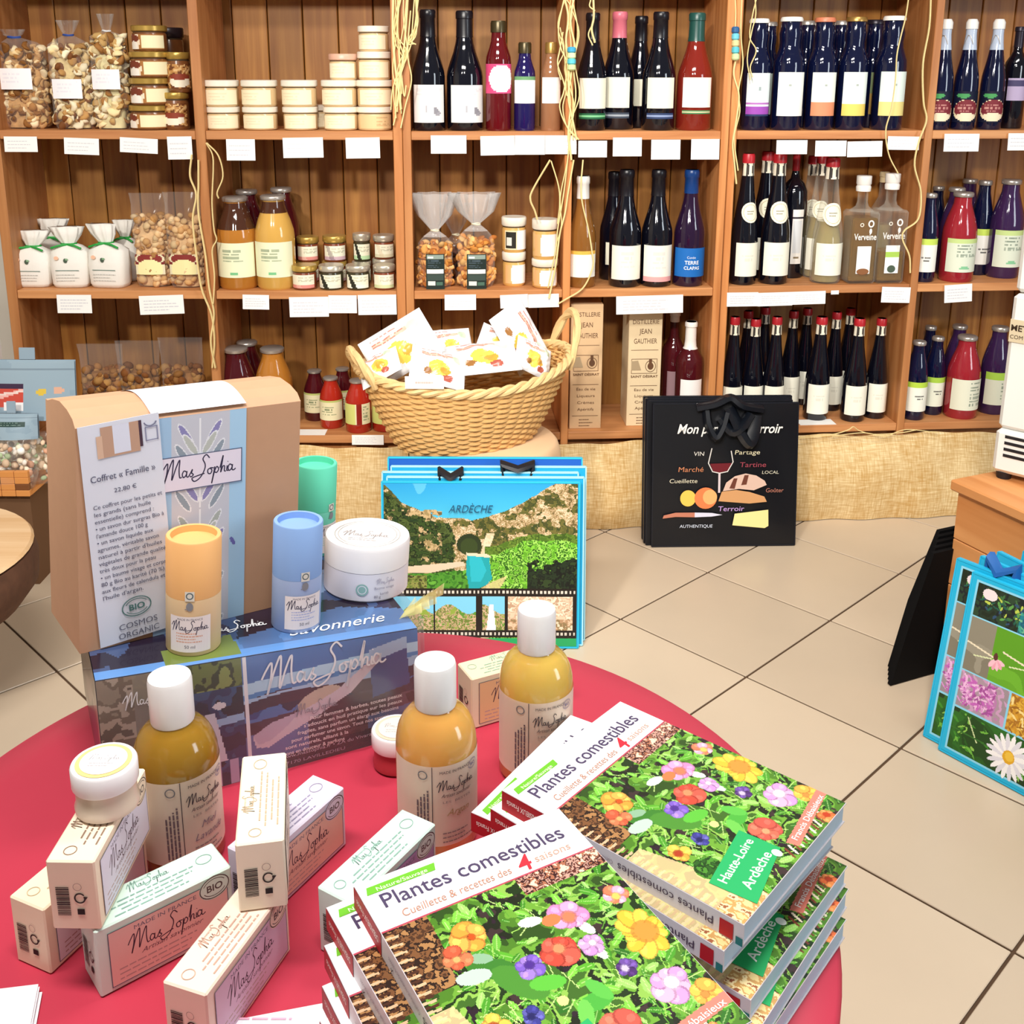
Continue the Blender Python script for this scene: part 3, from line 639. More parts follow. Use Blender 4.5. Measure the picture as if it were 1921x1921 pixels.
# ---- bay 6, top shelf: swing-top bottles
def swing(px, d, label):
    c = Cv(26, 26, '0a0f2a'); c.ell(.5, .62, .46, .36, 'e8d8b0'); c.ell(.5, .58, .43, .3, '7a2a34'); c.ell(.5, .82, .36, .13, 'efe0c0'); c.ell(.35, .14, .22, .08, '4a9a5a'); c.textlines(.2, .8, .42, .7, 3, 'e0b0a0', 1)
    def ex(t, r, h, pf):
        MB().lathe([(r*.5, h*.93), (r*.5, h*.99), (r*.36, h*1.02)], CAPM['white'], 14).build('stopper', t)
        MB().tube([(r*.5*math.cos(a), r*.5*math.sin(a), h*(.78+.1*math.sin(a*2))) for a in np.linspace(0, 6.28, 16)], .0012, CAPM['silver'], 5).build('wire_clip', t)
        MB().lathe([(rad_at(pf, h*q)+.0009, h*q) for q in (.74, .8, .88, .95)], mat('clear_neck', 'b8c4d8', .1, coat=.4), 16).build('clear_neck', t)
    bottle(U3, ZT, px, 44, 40, d, 'swing', 'navy', label, lb=[(c.a, .07, .36, 70, -12)], group='swing-top bottles', extra=ex)
swing(1765, .055, 'swing-top bottle with round red label nearest the divider'); swing(1812, .055, 'swing-top bottle with round red label, middle of three'); swing(1862, .055, 'swing-top bottle with round red label, rightmost of three')
bottle(U3, ZT, 1902, 42, 50, .1, 'bord', 'wine', 'dark bottle with lilac label at the right picture edge', cap='dark', capz=.8, lb=[(lab('b8a8c8', ((.1, .35, '4a4468'),)), .28, .5, 60)])
# ---- bay 5, middle shelf: flutes, jug, spirits
SEAL = Cv(20, 20, 'f2ecd2').ell(.5, .5, .3, .3, 'e2dcc0').textlines(.3, .7, .4, .6, 2, '8a8470', 1).a
def seal(t, r, h, pf, zc=.62, k=1.0, off=0):
    q = h*zc; rr = rad_at(pf, q); s_ = r*.72*k; dz = pf[4][0]-pf[3][0]
    d = Dc().disc(0, q, s_, s_*1.05, 'f4eed6', 20).ring(0, q, s_*.8, s_*.84, s_*.06, 'c8b890').lines(-s_*.4, s_*.4, q-s_*.25, q+s_*.25, 2, s_*.1, '8a8470', 1)
    ra = np.array([p[0] for p in pf]); za = np.array([p[1] for p in pf])
    def fn(x, y):
        rr = np.interp(y, za, ra)+.0010; a = math.radians(-90+off)+x/rr; return np.stack([rr*np.cos(a), rr*np.sin(a), y], 1)
    d.on('seal_sticker', t, fn)
def neckmk(seed): return lab('efe6d0', blobs=((.3, .5, .1, .3, '3a3430'), (.65, .5, .08, .35, '4a4440')), n=(18, 10), seed=seed)
def flute(z, px, pw, yt, d, glass, cap, label, group, lb=True, sl=True, nk=True, top=.33, off=0, bl=.07):
    L_ = []
    if lb: L_.append((lab('f3f1e0', text=(.2, .8, .35, .6, 2, 'd8d6c6')), bl, top, 62, off))
    if nk: L_.append((neckmk(1), .835, .93, 85, off))
    bottle(U3, z, px, pw, yt, d, 'flute', glass, label, 'wine bottle', cap, .93, L_, group, (lambda t, r, h, pf: seal(t, r, h, pf, .56, 1, off)) if sl else None)
G5 = 'flute bottles on the middle shelf'
flute(ZM, 1397, 50, 288, .05, 'wine', 'red', 'dark flute bottle with red cap and round seal at the bay edge', G5, off=12)
flute(ZM, 1433, 50, 284, .14, 'wine', 'red', 'dark flute bottle with seal standing behind two others', G5, off=0)
flute(ZM, 1455, 54, 288, .055, 'wine', 'red', 'dark flute bottle with wide cream label in front of the jug', G5)
jl = Cv(8, 30, 'eeeae4').rect(0, .13, 1, .16, '2a2430').rect(.1, .2, .9, .8, 'd8dadc').ell(.5, .88, .3, .1, '8a7a60').a
bottle(U3, ZM, 1486, 50, 287, .14, 'jug', 'wine', 'broad dark jug bottle with narrow white strip label', cap='red', capz=.86, lb=[(jl, .12, .56, 24, 5)])
flute(ZM, 1518, 44, 292, .21, 'clear', 'red', 'clear flute bottle with seal at the back of the bay', G5, off=-6)
flute(ZM, 1534, 46, 290, .13, 'clear', 'red', 'clear flute bottle just behind the front clear one', G5, off=-10)
flute(ZM, 1553, 56, 296, .055, 'clear', 'red', 'clear flute bottle with cream label and round seal in front', G5)
def spirit(px, pw, yt, d, fill, label, stripe):
    x, r, h = place(U3, ZM, px, pw, yt, d); w2 = r*.98
    t = thing('spirit_bottle', label, 'bottle', U3.M @ T(x, d, ZM), 'square spirit bottles')
    MB().box(-w2, w2, -w2, w2, 0, h*.68, CLEAR, .006).lathe([(w2*.9, h*.675), (w2*.45, h*.72), (w2*.36, h*.76), (w2*.36, h*.88)], CLEAR, 16).build('glass_body', t)
    if fill: MB().box(-w2*.9, w2*.9, -w2*.9, w2*.9, .006, h*fill, mat('herb_spirit', 'b98f45', .15, trans=.75), .004).build('spirit_fill', t)
    MB().lathe([(w2*.5, h*.86), (w2*.52, h*.9), (w2*.46, h*.915), (w2*.52, h*.93), (w2*.52, h), (w2*.46, h*1.004)], CAPM['white'], 16).build('stopper', t)
    d_ = Dc().rect(-w2*.5, h*.1, w2*.5, h*.36, 'eef0ee').text('Verveine', 0, h*.42, h*.085, 'f4f0e8', 'c', fit=w2*1.6, bold=.015).ring(w2*.35, h*.57, w2*.22, w2*.26, w2*.1, 'f4f0e8').ell(w2*.35, h*.5, w2*.1, w2*.2, 'f4f0e8').ring(-w2*.3, h*.56, w2*.14, w2*.14, w2*.06, 'e8e0d0')
    if stripe: d_.rect(-w2*.5, h*.25, w2*.5, h*.3, 'a8cc58').ell(0, h*.14, w2*.3, h*.035, '4a5a4a')
    else: d_.ell(0, h*.12, w2*.45, h*.03, '8a5a38')
    d_.on('print', t, fy(-w2-.0008))
spirit(1612, 54, 330, .05, .62, 'square spirit bottle with brown drawing on its label', False)
spirit(1665, 54, 326, .05, .3, 'square spirit bottle with green stripe on its label', True)
bottle(U3, ZM, 1650, 40, 322, .15, 'bord', 'clear', 'clear bottle standing behind the square spirit bottles', cap='cork', capz=.9)
# ---- bay 5, bottom shelf: a crowd of red-capped flutes
G5b = 'red-capped flute bottles on the bottom shelf'
for px, pw, yt, d, nm in ((1373, 40, 594, .05, 'at the left end of the bottom row'), (1412, 41, 598, .068, 'second from left, behind the tote bags'), (1451, 41, 594, .052, 'third from left, above the tote corner'),
        (1534, 46, 594, .07, 'fourth from left, beside the tote bags'), (1604, 45, 597, .05, 'second from right in the bottom front row'), (1645, 40, 597, .07, 'at the right end of the bottom front row')):
    flute(ZB, px, pw, yt, d, 'wine', 'red', 'red-capped dark flute bottle '+nm, G5b, sl=False, top=.36)
for px, yt, nm, d_ in ((1398, 583, 'first', .15), (1430, 576, 'second', .21), (1482, 583, 'third', .145), (1508, 578, 'fourth', .212), (1562, 585, 'fifth', .15), (1588, 578, 'sixth', .212)):
    flute(ZB, px, 38, yt, d_, 'wine', 'red', 'red-capped dark flute bottle in the back row, '+nm+' from left', G5b, sl=False, top=.36)
# ---- bay 6, middle and bottom shelf: juices
BIOL = lab('dfe6d2', ((0, .12, 'c8dc90'),), (.25, .85, .2, .6, 5, '6a7a6a'), blobs=((.5, .88, .12, .05, '8ac89a'),)); NAV = lab('f4f3ea', ((0, .17, 'c8e060'),), (.25, .75, .55, .75, 2, '2a2a2a'))
JL = lambda u, z, px, pw, yt, d, g, arr, label, grp, cap='silver', half=65, off=0: bottle(u, z, px, pw, yt, d, 'juice', g, label, 'juice bottle', cap, .9, [(arr, .12, .5, half, off)] if arr is not None else None, grp)
G6 = 'fruit juice bottles on the middle shelf'; G6b = 'fruit juice bottles on the bottom shelf'
JL(U3, ZM, 1737, 40, 363, .05, 'navy', NAV, 'dark blue juice bottle with white label beside the divider', G6, off=-14)
JL(U3, ZM, 1752, 36, 350, .2, 'navy', None, 'dark blue juice bottle behind the white-labelled one', G6)
JL(U3, ZM, 1798, 62, 361, .055, 'juicered', BIOL, 'bright red juice bottle with pale green label in front', G6)
JL(U3, ZM, 1786, 50, 352, .142, 'juicepurple', None, 'purple juice bottle behind the bright red one', G6)
JL(U3, ZM, 1810, 46, 336, .216, 'juicepurple', None, 'capped juice bottle at the back of the middle shelf', G6)
JL(U3, ZM, 1838, 42, 339, .142, 'navy', NAV, 'dark juice bottle with white label between red and purple juice', G6)
JL(U3, ZM, 1886, 60, 337, .1, 'juicepurple', BIOL, 'purple juice bottle with pale green label at the right', G6)
JL(U3, ZB, 1717, 42, 640, .05, 'navy', lab('f2f2e4', ((0, .2, 'b8d848'),), (.3, .8, .45, .65, 2, '2a2a2a')), 'dark blue juice bottle with green-topped label, bottom shelf front', G6b)
JL(U3, ZB, 1752, 38, 632, .09, 'navy', lab('e6e8d4', ((0, .2, 'a8cc48'),), (.3, .8, .45, .65, 2, '2a2a2a')), 'dark blue juice bottle behind the front green-topped one', G6b)
JL(U3, ZB, 1738, 36, 612, .19, 'navy', None, 'dark blue juice bottle at the very back, bottom shelf', G6b)
JL(U3, ZB, 1806, 60, 630, .06, 'juicered', lab('e6e6d0', (), (.5, .95, .1, .9, 7, '6a7a6a')), 'dark red juice bottle with pale label on the bottom shelf', G6b)
JL(U3, ZB, 1792, 46, 610, .17, 'juicepurple', None, 'purple juice bottle behind the dark red one, bottom shelf', G6b)
JL(U3, ZB, 1866, 52, 613, .09, 'juicepurple', lab('e6e8d0', ((0, .22, 'b0d850'),), (.5, .95, .3, .9, 5, '5a6a5a')), 'purple juice bottle beside the white machine', G6b)
# ---- bay 2: pâté jars, juice jars, jam jars
PATE = mat('pate', 'd8b888', .4, coat=.5); LIDW = mat('pale_lid', 'ece4d4', .3, .0); LIDG = mat('gold_lid', 'b9974a', .3, .5); LIDS = mat('silver_lid', 'c8bfae', .3, .6); LIDD = mat('dark_lid', '2a2024', .3, .2)
def squat(u, z, px, pw, y0, y1, d, label, cat, lid, arr, body, group, name='food_jar', half=62, lidh=.24):
    x, r, h = place(u, z, px, pw, y0, d)
    if y1 is not None: h = u.loc(px, y0, d)[1]-z
    t = thing(name, label, cat, u.M @ T(x, d, z) @ RZ(rnd.uniform(-.25, .25)), group)
    hb = h*(1-lidh)
    MB().lathe([(r*.84, 0), (r*.93, h*.04), (r*.95, h*.1), (r*.95, hb*.86), (r*.86, hb*.96), (r*.86, hb)], body, 22).build('jar_glass', t, 45)
    MB().lathe([(r*.88, hb*.93), (r*.9, hb*.95), (r*.9, hb-.0005)], mat('lid_gap_shade', '4a3a28', .5), 22).build('lid_gap_ring', t)  # dark ring painting the shade in the gap under the lid
    MB().lathe([(r*.93, hb-.001), (r, hb+h*.02), (r, h*.97), (r*.95, h)], lid, 22).build('lid', t, 45)
    if arr is not None: link('label', gridmesh('label', arr, cyl(r*.955+.0006, hb*.12, hb*.84, math.radians(-90-half), math.radians(-90+half))), t)
    return h
ORD = ['first', 'second', 'third', 'fourth', 'fifth']
PL = lab('f3e6c4', text=(.15, .85, .25, .75, 3, 'e2d2ac'), n=(18, 10)); PL2 = lab('ecd2a4', ((0, 1, 'e2c190'),), (.5, .95, .1, .9, 5, 'b89468'), n=(18, 10))
GP = 'pâté jars stacked on the top shelf'; hz = {}
for i, px in enumerate((418, 489, 564, 640, 703)):
    hz[i] = squat(U1, ZT, px, 66, 200, None, .06, f'cream pâté jar, {ORD[i]} from left in the lower row', 'jar', LIDW, PL2 if i == 4 else PL, PATE, GP)
for i, px in enumerate((415, 487, 562, 637, 703)):
    h2 = squat(U1, ZT+hz[i], px, 68, 150, 1, .06, f'cream pâté jar, {ORD[i]} from left in the upper row', 'jar', LIDW, PL, PATE, GP); hz[i] += h2
ha = squat(U1, ZT+hz[3], 644, 54, 101, 1, .06, 'single small pâté jar standing on the fourth column', 'jar', mat('pink_lid', 'd8a890', .35), PL, PATE, GP)
hb_ = squat(U1, ZT+hz[4], 702, 63, 97, 1, .06, 'third pâté jar up in the tallest stack', 'jar', LIDW, PL, PATE, GP)
squat(U1, ZT+hz[4]+hb_, 701, 59, 49, 1, .06, 'topmost pâté jar of the tallest stack', 'jar', LIDW, PL, PATE, GP)
squat(U1, ZT, 598, 60, 196, None, .14, 'pâté jar peeking through behind the lower row', 'jar', LIDW, PL, PATE, GP)
JJ = lambda z, px, pw, yt, d, g, arr, label, ex=None: bottle(U1, z, px, pw, yt, d, 'jar', g, label, 'juice jar', 'silver', .9, [(arr, .14, .52, 66)] if arr is not None else None, 'tall fruit juice jars', ex)
def dneck(z0):
    return lambda t, r, h, pf: MB().lathe([(rad_at(pf, q*h)+.0006, q*h) for q in (z0, z0+.04, .74, .8, .85, .9, .94) if q >= z0], mat('empty_brown_glass', '4a2a1c', .06, coat=.5), 20).build('empty_neck', t)
FL = lab('eaebc8', text=(.25, .8, .2, .6, 4, '7a8a70'), blobs=((.5, .88, .1, .04, '7ac08a'),), n=(24, 26))
JJ(ZM, 446, 74, 369, .06, 'orange', FL, 'tall jar of orange juice beside the raffia', dneck(.66)); JJ(ZM, 517, 74, 366, .06, 'pale', FL, 'tall jar of pale yellow juice beside the jam jars', dneck(.82))
JJ(ZM, 468, 62, 356, .17, 'darkred', None, 'dark juice jar behind the orange one'); JJ(ZM, 532, 62, 352, .17, 'darkred', None, 'dark juice jar behind the pale yellow one')
def jl_(c1, c2, k): return Cv(20, 12, 'e9e4cc').rect(0, .72, 1, 1, c1).poly([(.1, 0), (.25, 0), (.5, 1), (.3, 1)], c2, k).textlines(.35, .95, .15, .6, 3, 'a8a890', 2).a
GJ = 'small jam and spread jars'
JAM = mat('jam', '7a3a22', .2, coat=.5); OLV = mat('olive_paste', '3a3420', .2, coat=.5)
for i, (px, pw, c1, c2, lid, body) in enumerate(((572, 47, 'd88a80', 'e8d8c0', LIDG, JAM), (622, 47, 'd8d8c8', '2a2a20', LIDS, OLV), (672, 46, 'e8e8d8', '2a2a20', LIDS, OLV), (721, 42, 'c8d0a0', 'd8c8a0', LIDS, JAM))):
    squat(U1, ZM, px, pw, 496, None, .04, f'small jam jar, {ORD[i]} from left in the front row', 'jar', lid, jl_(c1, c2, 1 if i in (1, 2) else .3), body, GJ)
for i, (px, pw, yt, c1, c2, lid, body) in enumerate(((578, 42, 443, 'd88a80', 'e8d8c0', LIDG, JAM), (628, 44, 441, 'c8a8b0', '5a4a50', LIDG, JAM), (679, 34, 437, 'b8d8a8', '2a2a20', LIDS, OLV), (720, 40, 440, 'd8d0b0', 'c8b090', LIDS, JAM))):
    h0 = squat(U1, ZM, px, pw+2, 489 if i < 3 else 484, None, .135, f'jam jar below the {ORD[i]} one of the back row', 'jar', lid, jl_(c1, c2, .3), body, GJ)
    squat(U1, ZM+h0, px, pw, yt, 1, .135, f'jam jar on top, {ORD[i]} from left in the back row', 'jar', lid, jl_(c1, c2, 1 if i == 2 else .4), body, GJ)
# bottom shelf of bay 2
for px, d, yt, nm in ((447, .07, 652, 'left'), (515, .07, 652, 'right')): JJ(ZB, px, 70, yt, d, 'darkred' if nm == 'left' else 'orange', None, f'lidded juice jar behind the kraft gift box, {nm} one')
JJ(ZB, 468, 60, 640, .17, 'darkred', None, 'dark lidded jar at the back behind the gift box')
TL = lab('e4dcb4', ((0, .1, 'b8c070'),), (.2, .8, .3, .8, 4, '5a6a4a')); TL2 = Cv(24, 16, 'e4dcb4').rect(.0, 0, .45, 1, 'cfd27a').rect(.52, 0, .66, 1, '8a1c12').textlines(.7, .95, .1, .9, 5, '6a7a5a', 1).a
def sauce(px, pw, yt, d, g, arr, label): bottle(U1, ZB, px, pw, yt, d, 'jar', g, label, 'sauce bottle', 'silver', .9, [(arr, .18, .58, 70)], 'tomato sauce bottles')
sauce(622, 44, 707, .085, 'tomato', TL, 'tomato sauce bottle with cream label, middle of the bottom shelf'); sauce(672, 48, 712, .05, 'tomato', TL2, 'tomato sauce bottle with split green label nearest the basket')
sauce(592, 42, 694, .15, 'darkred', TL, 'dark sauce bottle behind the cream-labelled one'); sauce(722, 48, 716, .06, 'tomato', TL2, 'tomato sauce bottle half hidden behind the basket'); sauce(644, 40, 690, .18, 'darkred', TL, 'dark sauce bottle at the back of the bottom shelf')
# ---- bay 3, middle shelf: honey jars
GH = 'stacked honey jars'; HON = mat('honey', 'd8a860', .25, coat=.5)
HB = Cv(24, 14, 'f0eee8').rect(.0, .0, .5, 1, 'e8d8b0').rect(.06, .1, .46, .9, '26241e').rect(.1, .35, .3, .8, 'd8d6cc').ell(.75, .5, .25, .48, 'f6f4f2').a; HC = Cv(24, 14, 'e0b078').ell(.6, .5, .36, .55, 'fbf8f2').a
h0 = squat(U2, ZM, 964, 45, 471, None, .075, 'lower honey jar of the left stack', 'jar', LIDW, HC, HON, GH); squat(U2, ZM+h0, 964, 47, 406, 1, .075, 'upper honey jar of the left stack with black label', 'jar', LIDW, HB, HON, GH)
h0 = squat(U2, ZM, 1022, 50, 484, None, .045, 'lower honey jar of the right stack', 'jar', LIDW, HC, HON, GH); squat(U2, ZM+h0, 1022, 49, 410, 1, .045, 'upper honey jar of the right stack', 'jar', LIDW, HC, HON, GH)
# ---- bay 1, top shelf: mushroom jars
MJ = mat('mushroom_jar', '7a4a28', .25, coat=.5); GM = 'jars of mushrooms on the top shelf'
ML = Cv(30, 14, 'a8703a').rect(.48, .08, 1, .95, 'efe6bc').ell(.22, .55, .2, .5, 'f0dcc0').ell(.22, .3, .18, .14, '7a3a28').ell(.22, .8, .16, .16, 'f6efe4').a
ML2 = Cv(24, 20, '8a5a30').mott(np.ones((20, 24), bool), ['6a3a1c', 'b8844a', 'd8b078', '8a5428'], 4, 3).ell(.55, .72, .34, .2, 'f0e6d0').ell(.55, .52, .36, .1, '8a3a28').a
zz = ZT
for i in range(4):
    zz += squat(U1, zz, 283 if i < 3 else 281, 76 if i < 3 else 66, (197, 146, 97, 48)[i], 1 if i else None, .06, f'wide mushroom jar, {("lowest", "second", "third", "topmost")[i]} of its stack', 'jar', LIDG, ML, MJ, GM, lidh=.22, half=75)
h0 = squat(U1, ZT, 332, 48, 173, None, .06, 'narrow mushroom jar, lower of two beside the divider', 'jar', LIDG, ML2, MJ, GM, lidh=.16, half=80)
squat(U1, ZT+h0, 336, 44, 98, 1, .06, 'narrow mushroom jar, upper of two beside the divider', 'jar', LIDG, ML2, MJ, GM, lidh=.16, half=80)
h0 = squat(U1, ZT, 318, 60, 130, None, .17, 'tall dark jar standing behind the mushroom jars', 'jar', LIDD, None, MJ, GM); squat(U1, ZT+h0, 318, 56, 52, 1, .17, 'dark jar on top of the rear jar, bay one', 'jar', LIDD, None, MJ, GM)

# ---------------------------------------------------------------- bags of dried food
def blobs(n, inside, size, cols, seed, flatten=(.6, 1.0), curl=0.):
    r = np.random.RandomState(seed); su, sv = 8, 4; th = np.linspace(0, 2*math.pi, su, endpoint=False); ph = np.linspace(0, math.pi, sv+2)[1:-1]
    base = [(0, 0, 1)]+[(math.sin(p)*math.cos(t), math.sin(p)*math.sin(t), math.cos(p)) for p in ph for t in th]+[(0, 0, -1)]; base = np.array(base); nb = len(base)
    fs = [(0, 1+i, 1+(i+1) % su) for i in range(su)]
    for k in range(sv-1):
        for i in range(su): a = 1+k*su+i; b = 1+k*su+(i+1) % su; fs.append((a, a+su, b+su, b))
    o = 1+(sv-1)*su; fs += [(o+i, nb-1, o+(i+1) % su) for i in range(su)]
    V = []; Fc = []; Cc = []
    for i in range(n):
        c = inside(r); q = r.randn(4); q /= np.linalg.norm(q); w_, x, y, z = q
        R = np.array([[1-2*(y*y+z*z), 2*(x*y-z*w_), 2*(x*z+y*w_)], [2*(x*y+z*w_), 1-2*(x*x+z*z), 2*(y*z-x*w_)], [2*(x*z-y*w_), 2*(y*z+x*w_), 1-2*(x*x+y*y)]])
        s_ = size*r.uniform(.7, 1.25); P = base*[s_, s_*r.uniform(.6, .9), s_*r.uniform(*flatten)]
        if curl: P[:, 2] += curl*P[:, 0]**2/s_
        P = P @ R.T+c; o = len(V)*nb; V.append(P); Fc += [tuple(k+o for k in f) for f in fs]; Cc += [np.array(lin(cols[r.randint(len(cols))]))*r.uniform(.75, 1.15)]*len(fs)
    V = np.vstack(V); me = bpy.data.meshes.new('contents'); me.from_pydata(V.tolist(), [], Fc)
    ca = me.color_attributes.new('Col', 'FLOAT_COLOR', 'CORNER'); c = np.concatenate([np.clip(np.array(Cc), 0, 1), np.ones((len(Cc), 1))], 1)
    ca.data.foreach_set('color', np.repeat(c, [len(f) for f in Fc], 0).astype(np.float32).ravel())
    me.polygons.foreach_set('use_smooth', [True]*len(Fc)); me.materials.append(FOOD); return me
def ring(z, rx, ry, n=28, p=2.6, jit=0., r=None, cx=0., cy=0., pl=0., k=9):
    out = []
    for i in range(n):
        a = 2*math.pi*i/n; c, s_ = math.cos(a), math.sin(a); q = (abs(c)**p+abs(s_)**p)**(-1/p); j = 1+(r.uniform(-jit, jit) if r else 0)+pl*math.sin(k*a)
        out.append((cx+rx*q*c*j, cy+ry*q*s_*j, z))
    return out
def inbag(rx, ry, z0, z1, shell=.62):
    def f(r):
        a = r.uniform(0, 2*math.pi); q = math.sqrt(r.uniform(shell, .92)); return np.array([rx*q*math.cos(a), ry*q*math.sin(a), r.uniform(z0, z1)])
    return f
def foodbag(u, z, px, pw, ytop, ywaist, ycont, d, label, group, cols, size, n, seed, tie='2a4a9a', flare=.4, lb=None, ry=.6, fl=(.3, .6), curl=0., film=FILM, name='food_bag', lean=0.):
    x, rx, h = place(u, z, px, pw, ytop, d); zw = u.loc(px, ywaist, d)[1]-z; zc = u.loc(px, ycont, d)[1]-z; ry_ = rx*ry; r = random.Random(seed)
    t = thing(name, label, 'bag', u.M @ T(x, d, z), group)
    o = link('contents', blobs(n, inbag(rx*.93, ry_*.93, size*.8, zc), size, cols, seed, fl, curl), t); o['kind'] = 'stuff'
    MB().rings([ring(.003, rx*.68, ry_*.62), ring(zc*.3, rx*.78, ry_*.72), ring(zc*.75, rx*.76, ry_*.7), ring(zc*.93, rx*.5, ry_*.45)], mat('core_'+cols[0], cols[0], .8, noise=.45, nscale=70)).build('packed_filling', t)
    R = [ring(0.001, rx*.85, ry_*.8, jit=.02, r=r), ring(h*.06, rx*.98, ry_*.98, jit=.02, r=r), ring(zc*.5, rx, ry_, jit=.03, r=r), ring(zc, rx*.95, ry_*.9, jit=.04, r=r), ring((zc+zw)/2, rx*.62, ry_*.6, jit=.06, r=r, pl=.05), ring(zw, rx*.2, rx*.2, p=2, cx=lean*.5), ring(zw+(h-zw)*.4, rx*flare*.7, rx*flare*.4, pl=.25, cx=lean*.8), ring(h, rx*flare, rx*flare*.5, pl=.35, jit=.15, r=r, cx=lean)]
    if film is CELLO:
        MB().rings(R[:5], FILM, cap=(True, False)).build('film', t, 180); MB().rings(R[4:], CELLO, cap=(False, False)).build('gathered_top', t, 180)
    else: MB().rings(R, film, cap=(True, False)).build('film', t, 180)
    if tie: MB().tube([(rx*.22*math.cos(a)+lean*.5, rx*.22*math.sin(a), zw+.001*math.sin(2*a)) for a in np.linspace(0, 6.28, 14)], rx*.045, mat('tie_'+tie, tie, .5), 6).build('tie', t)
    if lb:
        arr, y0, y1, w_ = lb; za = u.loc(px, y1, d)[1]-z; zb = u.loc(px, y0, d)[1]-z
        link('label', gridmesh('label', arr, lambda U, V: np.stack([(U-.5)*2*rx*w_, -ry_*1.06-.010+((U-.5)*2*w_)**2*ry_*.35, za+(zb-za)*V], -1)), t)
    return t
MUSH = ['c89a62', 'e6c896', 'a8743c', 'f0dcb4', '8a5a2c', 'd8b27a']; MU2 = ['e0c48e', 'efdcb0', 'b88a52', 'f4e6c4', '7a4a26']
WL = lab('f2eff2', text=(.15, .85, .25, .75, 3, 'dcdae4')); GB = 'bags of dried mushrooms'
foodbag(U1, ZT, 44, 96, 55, 70, 88, .09, 'large bag of dried mushrooms at the far left', GB, MUSH, .013, 330, 11, '2a4a9a', .5, (WL, 128, 167, .66), curl=.5, lean=-.02, name='mushroom_bag')
foodbag(U1, ZT, 137, 80, 38, 66, 84, .075, 'bag of dried mushrooms, middle of three', GB, MU2, .0135, 280, 12, '2a4a9a', .42, (WL, 148, 184, .68), curl=.6, name='mushroom_bag')
foodbag(U1, ZT, 208, 66, 26, 58, 68, .065, 'bag of sliced mushrooms beside the stacked jars', GB, ['e8d2a0', 'f2e4c0', 'c09a60', '9a6a38'], .0145, 210, 13, 'e8e8e8', .4, (WL, 130, 167, .78), curl=.7, name='mushroom_bag')
NUT = ['d8b282', 'c89a66', 'e2c294', 'b8864e']
NL = Cv(26, 16, 'e6dcb8').rect(0, 0, 1, .5, '7a2a2a').ell(.5, .2, .5, .2, 'e6dcb8').ell(.5, .22, .44, .17, '8a3430').ell(.5, .72, .44, .3, 'f4ecb0').a; GN = 'clear bags of nuts'
def nutbag(u, z, px, pw, yt, yc, d, label, seed, lb=None, cols=NUT, n=300, size=.0105):
    x, rx, h = place(u, z, px, pw, yt, d); zc = u.loc(px, yc, d)[1]-z; r = random.Random(seed); ry = rx*.62
    t = thing('nut_bag', label, 'bag', u.M @ T(x, d, z), GN)
    o = link('contents', blobs(n, inbag(rx*.92, ry*.92, size*.8, zc), size, cols, seed, (.7, .95)), t); o['kind'] = 'stuff'
    MB().rings([ring(.003, rx*.68, ry*.62), ring(zc*.3, rx*.78, ry*.72), ring(zc*.75, rx*.76, ry*.7), ring(zc*.93, rx*.5, ry*.45)], mat('core_'+cols[0], cols[0], .8, noise=.45, nscale=70)).build('packed_filling', t)
    MB().rings([ring(.001, rx*.86, ry*.85), ring(h*.08, rx, ry, jit=.02, r=r), ring(zc, rx, ry*.95, jit=.03, r=r), ring((zc+h)/2, rx*1.02, ry*.45, jit=.05, r=r, pl=.04), ring(h, rx*1.04, ry*.1, jit=.05, r=r, pl=.06, k=4)], FILM, cap=(True, False)).build('film', t, 180)
    if lb:
        za = u.loc(px, lb[1], d)[1]-z; zb = u.loc(px, lb[0], d)[1]-z
        link('label', gridmesh('label', NL, lambda U, V: np.stack([(U-.5)*2*rx*.82, -ry*1.06-.003+((U-.5)*1.64)**2*ry*.35, za+(zb-za)*V], -1)), t)
nutbag(U1, ZM, 286, 66, 362, 404, .07, 'clear bag of nuts with red label, left of two', 21, (474, 511)); nutbag(U1, ZM, 349, 66, 360, 406, .06, 'clear bag of nuts with red label beside the divider', 22, (474, 511))
for i, (px, d, nm) in enumerate(((195, .09, 'left'), (265, .1, 'middle'), (345, .09, 'right'))): nutbag(U1, ZB, px, 76, 645-6*i, 690, d, f'clear bag of walnuts behind the gift box, {nm} of three', 31+i, None, ['9a6a3a', 'b0824a', '7a4a24'], 200, .013)
